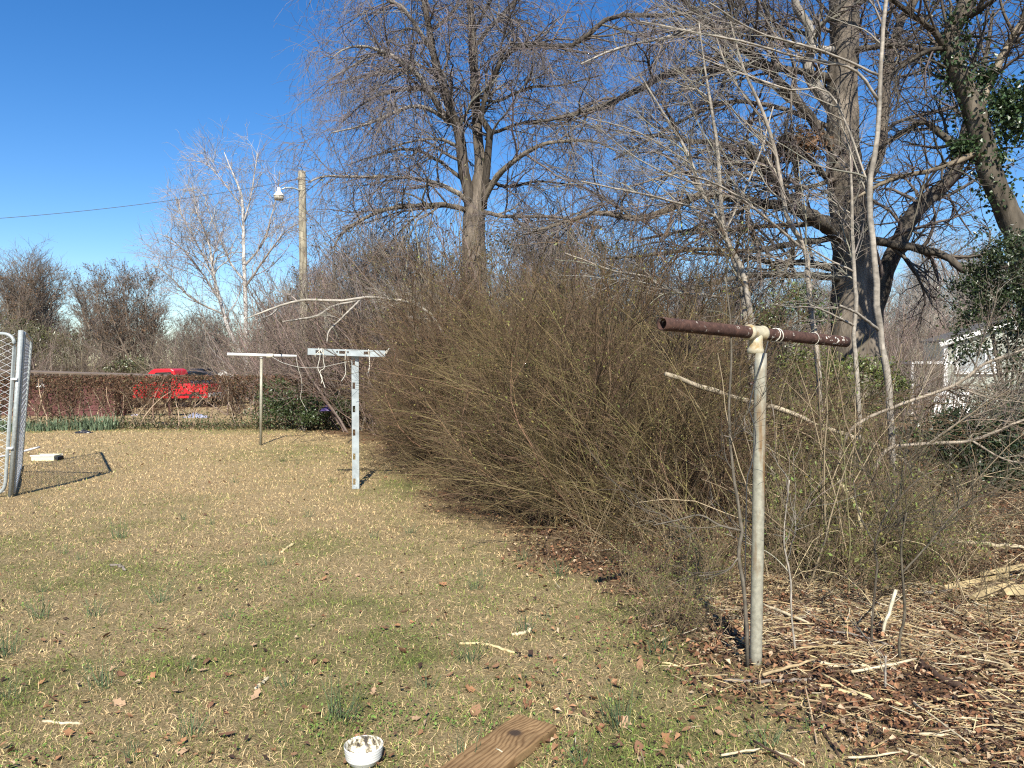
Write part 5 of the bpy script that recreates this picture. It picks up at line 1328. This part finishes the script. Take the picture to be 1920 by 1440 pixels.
# ------------------------------------------------------------------ chain link kennel at the left
def kennel():
    q = G(18, 932); A0 = np.array([q[0], q[1], float(gzz(q[0], q[1]))]); A1 = P(38, 624, q[1])
    q = G(40, 875); B0 = np.array([q[0], q[1], float(gzz(q[0], q[1]))]); B1 = P(59, 638, q[1])
    W = 1.25
    D0 = A0 + np.array([-W, -0.02, 0]); D1 = A1 + np.array([-W, -0.02, 0.0])
    root = thing('dog_kennel', 'galvanised chain link dog kennel of pipe framed panels at the left edge', 'kennel', A0)
    def panel(p0, p1, p2, p3, r, inset, rd, rx):
        """frame loop with rounded corners p0 base a, p1 top a, p2 top b, p3 base b"""
        pts = []
        P4 = [p0, p1, p2, p3]
        for i in range(4):
            c, a, b = P4[i], P4[i - 1], P4[(i + 1) % 4]
            da, db = norm((a - c)[None])[0], norm((b - c)[None])[0]
            for t in np.linspace(0, 1, 7):
                pts.append((c + da * rd) * (1 - t) ** 2 + 2 * c * t * (1 - t) + (c + db * rd) * t * t)
        pts.append(pts[0])
        Bag().tube(np.array(pts), r, 10, None, False).obj('panel_frame', M_KENNEL, root)
        # chain link fabric: zigzag wires
        u = p3 - p0; v = p1 - p0; Lu, Lv = np.linalg.norm(u), np.linalg.norm(v); u, v = u / Lu, v / Lv
        pit = 0.075; nw = int(Lu / pit) + 1; K = int(Lv / (pit / 2))
        rows = []
        nrm = norm(np.cross(u, v)[None])[0]
        for i in range(nw):
            k = np.arange(K); off = np.where(k % 2 == 0, -0.25, 0.25) * pit * 2
            uu = np.clip((i + 0.5) * pit + off * (1 if i % 2 else -1), 0, Lu)
            z = np.where(k % 2 == 0, 0.004, -0.004)
            rows.append(p0 + u * uu[:, None] + v * (k * Lv / (K - 1))[:, None] + nrm * z[:, None])
        rows = np.stack(rows)
        Bag().tubes(rows, np.full(rows.shape[:2], 0.0032), 4).obj('chain_link', M_WIRE, root)
    panel(A0 + [0.0, 0.07, 0.03], A1 + [0.0, 0.07, 0.0], B1, B0 + [0, 0, 0.03], 0.019, 0, 0.02, 0)
    panel(A0 + [-0.055, 0, 0.03], A1 + [-0.055, 0, -0.01], D1, D0 + [0, 0, 0.03], 0.019, 0, 0.15, 0)
    Bag().tube(np.array([A0 + [-0.01, 0.03, 0], A1 + [-0.01, 0.03, 0.03]]), 0.026, 12).obj('corner_post', M_KENNEL, root)
    for f in (0.3, 0.72):
        c = A0 + (A1 - A0) * f + [-0.03, 0.0, 0]
        Bag().box(c, (0.07, 0.04, 0.025)).obj('clamp', M_WIRE, root, False, bevel=0.006)
    bottom = Bag().tube(np.array([A0 + [-0.1, -0.015, 0.42], A0 + [-1.2, -0.04, 0.47]]), 0.016, 8)
    return A0
kennel()
def tray():
    p = on_ground([(67, 862), (108, 862)]); c = p.mean(0); L = np.linalg.norm(p[1] - p[0])
    root = thing('feed_trough', 'small cream trough lying on the lawn behind the kennel panel', 'trough', c)
    mt = mat_plain('cream_plastic', (0.62, 0.58, 0.40), 0.6, 0.3, 0.12, 20)
    bm = Bag(); h, w, t = 0.085, 0.2, 0.012
    bm.box(c + [0, -w / 2, h / 2], (L, t, h)).box(c + [0, w / 2, h / 2], (L, t, h)).box(c + [-L / 2 + t / 2, 0, h / 2 - 0.001], (t, w - t - 0.002, h - 0.004)).box(c + [L / 2 - t / 2, 0, h / 2 - 0.001], (t, w - t - 0.002, h - 0.004)).box(c + [0, 0, 0.008], (L - 2 * t - 0.002, w - t - 0.004, 0.012))
    bm.obj('tray', mt, root, False)
    for sg in (-1, 1): Bag().box(c + [0, sg * (w / 2 + 0.012), h - 0.008], (L + 0.02, 0.012, 0.016)).obj('rim', M_WHITE, root, False)
    Bag().box(c + [L / 2 + 0.03, 0, 0.03], (0.05, 0.14, 0.06)).obj('end_cap', M_DARK, root, False, bevel=0.01)
    p = on_ground([(-40, 868), (20, 858), (74, 850)]); p[:, 2] += [0.02, 0.05, 0.1]
    o = Bag().tube(catmull(p, 12), 0.018, 10).obj('white_pipe', M_WHITE); tag(o, 'white plastic pipe lying across the lawn beside the cream trough', 'pipe')
tray()

# ------------------------------------------------------------------ bowl and board
def bowl():
    q = G(682, 1432); z = float(gzz(q[0], q[1]))
    root = thing('bowl', 'small white ribbed bowl with dirty stains inside, standing on the grass', 'bowl', (q[0], q[1], z))
    out = [(0.0, 0.0), (0.034, 0.0), (0.040, 0.002), (0.050, 0.009), (0.058, 0.018), (0.0635, 0.028)]
    zz = 0.030
    for i in range(4):
        out += [(0.0655 + i * 0.0014, zz), (0.0672 + i * 0.0014, zz + 0.004), (0.0655 + (i + 0.6) * 0.0014, zz + 0.0085)]; zz += 0.0095
    out += [(0.0715, zz + 0.002), (0.0728, zz + 0.006), (0.0725, zz + 0.0085), (0.0708, zz + 0.0095)]
    Bag().lathe(out, (q[0], q[1], z + 0.003), 48, (0, 0, 0)).obj('outside', mat_bowl(), root)
    top = zz + 0.0095
    inn = [(0.0708, top), (0.0690, top - 0.002), (0.0675, top - 0.008), (0.064, top - 0.028), (0.056, top - 0.045), (0.040, top - 0.056), (0.018, top - 0.060), (0.0, top - 0.060)]
    Bag().lathe(inn, (q[0], q[1], z + 0.003), 48, (1, 0, 0)).obj('inside', bpy.data.materials['stained_white_glaze'], root)
bowl()

KNOT = (0, 0, 0)
def board():
    global KNOT
    zt = 0.05
    def T(px, py):
        r = ray(px, py); s = (zt - CAM_H) / r[2]; return np.array([0, 0, CAM_H]) + r * s
    fl, fr_, lb = T(969, 1337), T(1042, 1361), T(820, 1440)
    ax = norm((lb - fl)[None])[0]; wd = fr_ - fl; W = np.linalg.norm(wd - ax * np.dot(wd, ax)); wv = np.cross(ax, [0, 0, 1.]); wv = wv if np.dot(wv, wd) > 0 else -wv
    L = 0.95
    M = np.stack([wv, -ax, np.cross(wv, -ax)], 1)
    kn = T(966, 1374)
    o = fl + wv * W / 2 + ax * L / 2; o[2] = zt - 0.02
    KNOT = tuple(float(v) for v in (np.linalg.inv(M) @ (kn - o))[:2]) + (0.02,)
    bm = bmesh.new()
    nx, ny = 4, 14
    bb = Bag().box((0, 0, 0), (W, L, 0.04)); m = bb.mesh('wooden_board', mat_board(), False)
    o_ = link('wooden_board', m); o_.matrix_world = Matrix.Translation(Vector(o)) @ Matrix(M.tolist()).to_4x4()
    bv = o_.modifiers.new('bevel', 'BEVEL'); bv.width = 0.006; bv.segments = 3
    tag(o_, 'thick weathered brown board with a dark knot lying on the grass', 'board')
    bm.free()
    print('board', W, KNOT)
board()
# pale splinter on the board
def chip():
    r1, r2 = [ (lambda r: np.array([0, 0, CAM_H]) + r * ((0.052 - CAM_H) / r[2]))(ray(*q)) for q in ((930, 1404), (942, 1410))]
    o = Bag().tube(np.array([r1, (r1 + r2) / 2 + [0, 0, 0.002], r2]), 0.0025, 6, np.tile((0.6, 0.52, 0.36), (3, 1))).obj('wood_splinter', M_WOOD)
    tag(o, 'tiny pale splinter lying on top of the brown board', 'splinter')
chip()

# ------------------------------------------------------------------ utility pole, lamp and cable
def utility_pole():
    d = 25.0; base = P(572, 683, d); z0 = float(gz(base[0], d)); top = P(566, 321, d)
    root = thing('utility_pole', 'weathered wooden utility pole with a street lamp on a curved arm', 'utility pole', (base[0], d, z0))
    a = np.array([base[0], d, z0 - 0.2]); n = 30; pl = a + (top - a) * np.linspace(0, 1, n)[:, None]
    gg = np.random.default_rng(5)
    Bag().add(*thick_geo(pl, np.linspace(0.15, 0.115, n), 14, (0.30, 0.27, 0.20), gg, 0.03, 0.12)).obj('pole', M_BARK, root)
    p = catmull(np.array([P(563, 357, d - 0.1), P(551, 353, d - 0.2), P(538, 352, d - 0.3), P(528, 355, d - 0.35)]), 14)
    arm = Bag().tube(p, 0.028, 8).obj('lamp_arm', M_KENNEL, root)
    c = P(523, 372, d - 0.4)
    Bag().lathe([(0.0, 0.34), (0.05, 0.335), (0.055, 0.25), (0.065, 0.22), (0.12, 0.15), (0.165, 0.105), (0.175, 0.085), (0.16, 0.07), (0.0, 0.07)], c, 20).obj('lamp_housing', M_WHITE, root)
    Bag().lathe([(0.0, 0.069), (0.155, 0.069), (0.15, 0.0), (0.135, -0.05), (0.0, -0.052)], c, 20).obj('lamp_lens', mat_plain('dull_lens', (0.36, 0.33, 0.26), 0.3, 0.5, 0.1, 30), root)
    Bag().lathe([(0, -0.02), (0.03, -0.02), (0.035, 0.0), (0.02, 0.03), (0.03, 0.05), (0, 0.06)], P(559, 336, d - 0.14), 10).obj('insulator', M_CREAM, root)
    q0, q1 = P(559, 336, d - 0.14), P(-320, 424, 21)
    f = np.linspace(0, 1, 30)[:, None]; p = q0 + (q1 - q0) * f; p[:, 2] -= (0.30 * 4 * f * (1 - f))[:, 0]
    o = Bag().tube(p, 0.008, 6).obj('power_cable', mat_plain('grey_cable', (0.07, 0.075, 0.085), 0.6, 0.3, 0.1, 5, bmp=0)); tag(o, 'thin dark power cable running left from the utility pole', 'cable')
utility_pole()

# ------------------------------------------------------------------ red truck, dark car, shed, pale tarp behind the hedge
def extrude_profile(prof, w, y0):
    prof = np.array(prof); n = len(prof)
    V = np.concatenate([np.stack([prof[:, 0], np.full(n, y0 - w / 2), prof[:, 1]], -1), np.stack([prof[:, 0], np.full(n, y0 + w / 2), prof[:, 1]], -1)])
    bm = bmesh.new(); vs = [bm.verts.new(v) for v in V]
    bm.faces.new(vs[:n]); bm.faces.new(vs[n:][::-1])
    for i in range(n): bm.faces.new([vs[i], vs[n + i], vs[n + (i + 1) % n], vs[(i + 1) % n]])
    bmesh.ops.recalc_face_normals(bm, faces=bm.faces); return bm
def bm_obj(bm, name, mat, root, loc, bevel=0.03):
    m = bpy.data.meshes.new(name); bm.to_mesh(m); bm.free(); m.materials.append(mat)
    o = link(name, m, root); o.location = loc if root is None or root.get('local') is None else loc
    if bevel:
        b = o.modifiers.new('bevel', 'BEVEL'); b.width = bevel; b.segments = 2
    return o
M_RED = mat_plain('red_car_paint', (0.55, 0.012, 0.02), 0.3, 0.5, 0.05, 3, bmp=0)
M_NAVY = mat_plain('dark_blue_car_paint', (0.012, 0.02, 0.045), 0.3, 0.5, 0.1, 3, bmp=0)
M_GLASS = mat_plain('tinted_glass', (0.012, 0.016, 0.02), 0.08, 0.6, 0.1, 3, bmp=0)
M_TYRE = mat_plain('tyre_rubber', (0.02, 0.02, 0.02), 0.9, 0.2, 0.2, 20)
M_RIM = mat_plain('wheel_rim', (0.45, 0.45, 0.45), 0.4, 0.5, 0.1, 20)
RY = np.array([[1, 0, 0], [0, 0, 1], [0, -1, 0]], float)
def wheel(root, x, y, r, w=0.24):
    t = link('wheel', Bag().lathe([(r * 0.6, -w / 2), (r * 0.93, -w / 2), (r, -w / 2 + 0.04), (r, w / 2 - 0.04), (r * 0.93, w / 2), (r * 0.6, w / 2), (r * 0.6, -w / 2)], (0, 0, 0), 28, None, RY).mesh('wheel', M_TYRE), root)
    t.location = (x, y, r)
    c = link('rim', Bag().lathe([(0, -0.03), (r * 0.2, -0.04), (r * 0.5, -0.01), (r * 0.58, -w / 2 + 0.02), (r * 0.62, -w / 2 + 0.03), (r * 0.6, 0.05), (0, 0.05)], (0, 0, 0), 20, None, RY).mesh('rim', M_RIM), t)
def truck():
    d = 36.0; x = float(P(343, 683, d)[0]); z = float(gz(x, d))
    root = thing('pickup_truck', 'bright red pickup truck parked behind the clipped hedge', 'truck', (x, d, z), local=True)
    # x = 0 at the rear of the cab, front towards -x
    body = [(-3.5, 0.45), (-3.55, 0.75), (-3.4, 1.05), (-2.0, 1.13), (-1.95, 1.14), (0.05, 1.16), (0.06, 1.10), (1.6, 1.12), (1.66, 0.95), (1.66, 0.5), (1.5, 0.45)]
    bm_obj(extrude_profile(body, 1.85, 0), 'body', M_RED, root, (0, 0, 0), 0.05)
    cab = [(-2.0, 1.13), (-1.35, 1.74), (-1.15, 1.83), (-0.3, 1.84), (-0.12, 1.76), (0.04, 1.16)]
    bm_obj(extrude_profile(cab, 1.6, 0), 'cab', M_RED, root, (0, 0, 0), 0.05)
    win = [(-1.45, 1.22), (-1.08, 1.66), (-0.28, 1.68), (-0.20, 1.22)]
    bm_obj(extrude_profile(win, 1.63, 0), 'side_window', M_GLASS, root, (0, 0, 0), 0)
    ws = [(-1.93, 1.22), (-1.96, 1.20), (-1.36, 1.77), (-1.31, 1.75)]
    bm_obj(extrude_profile(ws, 1.4, 0), 'windshield', M_GLASS, root, (0, 0, 0), 0)
    Bag().box((0.83, -0.94, 0.62), (1.4, 0.03, 0.05)).obj('side_trim', M_DARK, root, False)
    for wx in (-2.7, 1.02):
        wheel(root, wx, -0.82, 0.38); wheel(root, wx, 0.82, 0.38)
    bb = Bag().box((-1.2, -0.93, 1.0), (0.14, 0.03, 0.035)).obj('door_handle', M_DARK, root, False)
    bb = Bag().box((1.72, 0, 0.6), (0.12, 1.75, 0.2)).obj('bumper', M_RIM, root, False, bevel=0.03)
    bb = Bag().box((1.665, -0.82, 0.92), (0.03, 0.16, 0.3)).obj('tail_light', mat_plain('tail_lamp_red', (0.3, 0.01, 0.01), 0.2, 0.5, 0.05, 5, bmp=0), root, False)
    root.scale = (0.88, 0.88, 0.98)
truck()
def car():
    d = 38.5; x = float(P(376, 683, d)[0]); z = float(gz(x, d)) + 0.0
    root = thing('dark_car', 'dark blue car whose roof shows over the hedge behind the red truck', 'car', (x, d, z), local=True)
    bm_obj(extrude_profile([(-2.0, 0.3), (-2.05, 0.7), (-1.1, 0.92), (1.3, 0.95), (1.9, 0.85), (1.95, 0.35)], 1.7, 0), 'body', M_NAVY, root, (0, 0, 0), 0.06)
    bm_obj(extrude_profile([(-0.9, 0.91), (-0.35, 1.30), (0.25, 1.36), (0.6, 1.28), (1.15, 0.93)], 1.45, 0), 'cabin', M_GLASS, root, (0, 0, 0), 0.08)
    Bag().box((0.05, 0, 1.375), (0.7, 1.2, 0.03)).obj('roof', M_NAVY, root, False, bevel=0.012)
    for wx in (-1.3, 1.2):
        wheel(root, wx, -0.75, 0.31, 0.2); wheel(root, wx, 0.75, 0.31, 0.2)
    root.scale = (1.0, 1.0, 1.27)
car()
rag(418, 716, 'pale_tarp', 'heap under a dirty white sheet beyond the hedge right of the dark car', 'tarp', (0.55, 0.55, 0.5), (2.0, 1.2, 0.55), 831, d=39.0)
def shed():
    d = 23.5
    xl, xr = float(P(-150, 683, d)[0]), float(P(212, 683, d)[0]); z0 = float(gz(xr, d)); top = float(P(100, 706, d)[2])
    root = thing('low_shed', 'low maroon boarded shed with a flat tan roof edge behind the hedge', 'shed', ((xl + xr) / 2, d, z0))
    mm = mat_plain('maroon_boards', (0.12, 0.05, 0.048), 0.8, 0.2, 0.25, 8)
    nb = 7; hb = (top - z0) / nb
    Bag().box(((xl + xr) / 2, d + 0.66, (z0 + top) / 2), (xr - xl - 0.06, 1.2, top - z0 - 0.02)).obj('wall', mm, root, False)
    bmsh = Bag().box((0, 0, 0), (xr - xl, 0.03, hb - 0.012)).mesh('board', mm, False)
    for i in range(nb):
        o = link('board', bmsh, root); o.location = ((xl + xr) / 2, d + 0.03, z0 + hb * (i + 0.5))
    a, b = P(-160, 691, d - 0.25), P(325, 706, d - 0.25)
    c = (a + b) / 2; L = np.linalg.norm(b - a); u = norm((b - a)[None])[0]
    Mx = np.stack([u, np.array([0, 1., 0]), np.cross(u, [0, 1., 0])], 1)
    Bag().box(c + [0, 0.65, 0.0], (L, 1.5, 0.035), None, Mx).obj('roof', mat_plain('brown_roof', (0.17, 0.13, 0.10), 0.85, 0.2, 0.3, 6), root, False)
    Bag().box(c + [0, -0.12, -0.005], (L, 0.03, 0.032), None, Mx).obj('roof_edge', mat_plain('tan_edge', (0.13, 0.10, 0.075), 0.8, 0.2, 0.2, 6), root, False)
    Bag().box(P(76, 718, d - 0.005), (0.26, 0.03, 0.26)).obj('notice_plate', M_WHITE, root, False)
    for px in (230, 318):
        q = P(px, 702, d - 0.1); Bag().box((q[0], q[1], (q[2] + z0) / 2), (0.07, 0.07, q[2] - z0)).obj('roof_post', mm, root, False)
shed()

# ------------------------------------------------------------------ house at the right
def house():
    d = 28.0; k = d / F
    X = lambda px: float(P(px, 683, d)[0]); Z = lambda py: float(P(960, py, d)[2])
    xl, xr = X(1770), X(1990); z0 = float(gz(xl, d)) - 0.05; eave = Z(642)
    root = thing('siding_house', 'small grey green sided house with white trim glimpsed through the evergreens', 'house', ((xl + xr) / 2, d, z0))
    ms = mat_plain('grey_green_siding', (0.36, 0.38, 0.33), 0.7, 0.3, 0.08, 5)
    xm = (xl + xr) / 2; ridge = eave + (xm - xl) * 0.30
    bm = extrude_profile([(xl, z0), (xl, eave), (xm, ridge), (xr, eave), (xr, z0)], 1.3, d + 0.75)
    m = bpy.data.meshes.new('wall'); bm.to_mesh(m); bm.free(); m.materials.append(ms); link('wall', m, root)
    hb = 0.155; n = int((eave - z0) / hb)
    bd = Bag().box((0, 0, 0), (xr - xl - 0.16, 0.03, hb - 0.006), None, np.array([[1, 0, 0], [0, math.cos(0.1), -math.sin(0.1)], [0, math.sin(0.1), math.cos(0.1)]])).mesh('siding_board', ms, False)
    for i in range(n):
        o = link('siding_board', bd, root); o.location = (xm, d + 0.07, z0 + hb * (i + 0.5))
    i = 0
    while eave + hb * i < ridge - 0.12:
        zc = eave + hb * (i + 0.5); w = (ridge - zc) / 0.30 * 2 - 0.5
        if w > 0.4:
            o = Bag().box((xm, d + 0.07, zc), (w, 0.03, hb - 0.006)).obj('siding_board', ms, root, False)
        i += 1
    for s in (-1, 1):
        e = np.array([xm + s * (xr - xl + 0.5) / 2, d - 0.15, eave - 0.08]); r = np.array([xm, d - 0.15, ridge + 0.02])
        c = (e + r) / 2; u = norm((r - e)[None])[0]; u = u if u[0] > 0 else -u; Mx = np.stack([u, np.array([0, 1., 0]), np.cross(u, [0, 1., 0])], 1); L = float(np.linalg.norm(r - e))
        Bag().box(c, (L, 0.05, 0.17), None, Mx).obj('fascia', M_WHITE, root, False)
        Bag().box(c + [0, 0.65, 0.13], (L + 0.05, 1.4, 0.06), None, Mx).obj('roof', mat_plain('grey_shingle_roof', (0.10, 0.095, 0.09), 0.9, 0.2, 0.3, 9), root, False)
    Bag().box((xl + 0.06, d + 0.03, (z0 + eave) / 2), (0.14, 0.09, eave - z0)).obj('corner_trim', M_WHITE, root, False)
    wx0, wx1, wz0, wz1 = X(1796), X(1862), Z(697), Z(656)
    c = np.array([(wx0 + wx1) / 2, d, (wz0 + wz1) / 2]); w, h = wx1 - wx0, wz1 - wz0
    o = Bag().box(c + [0, 0, h / 2 + 0.04], (w + 0.2, 0.09, 0.09)).box(c + [0, 0, -h / 2 - 0.04], (w + 0.2, 0.09, 0.09)).box(c + [-w / 2 - 0.05, 0.001, 0], (0.1, 0.088, h - 0.012)).box(c + [w / 2 + 0.05, 0.001, 0], (0.1, 0.088, h - 0.012)).box(c + [0.36, 0.002, 0], (0.07, 0.07, h - 0.014)).obj('window', M_WHITE, root, False)
    Bag().box(c + [0, 0.03, 0], (w, 0.02, h)).obj('pane', mat_plain('window_glass', (0.32, 0.35, 0.36), 0.1, 0.6, 0.2, 2, bmp=0), o, False)
    # low porch roof at the left
    px0, px1, zr = X(1694), X(1768), Z(680)
    pc = np.array([(px0 + px1) / 2, d + 0.6, zr])
    Bag().box(pc, (px1 - px0, 2.4, 0.09)).obj('porch_roof', M_WHITE, root, False)
    Bag().box((px0 + 0.06, d - 0.5, (zr + z0) / 2 - 0.03), (0.09, 0.09, zr - z0 - 0.06)).obj('porch_post', M_WHITE, root, False)
    Bag().box(((px0 + px1) / 2, d + 1.72, (zr + z0) / 2 - 0.03), (px1 - px0 - 0.02, 0.06, zr - z0 - 0.05)).obj('porch_wall', mat_plain('porch_shade_wall', (0.06, 0.055, 0.05), 0.9, 0.2, 0.3, 5), root, False)  # near-black wall colour stands in for the shade beneath the porch roof
    # white chest beside the porch
    bx = np.array([X(1741), d - 1.2, float(gz(X(1741), d - 1.2))]); hh = 0.78
    ch = thing('white_chest', 'white boxy chest standing low in front of the house porch', 'chest', bx)
    Bag().box(bx + [0, 0, hh * 0.42], (1.25, 0.65, hh * 0.84)).obj('body', M_WHITE, ch, False, bevel=0.03)
    Bag().box(bx + [0, 0, hh * 0.93], (1.29, 0.69, hh * 0.14)).obj('lid', M_WHITE, ch, False, bevel=0.03)
    Bag().box(bx + [0, -0.36, hh * 0.86], (0.2, 0.03, 0.04)).obj('handle', M_WIRE, ch, False)
house()

print('tris', sum(len(m.loops) - 2 * len(m.polygons) for m in bpy.data.meshes))
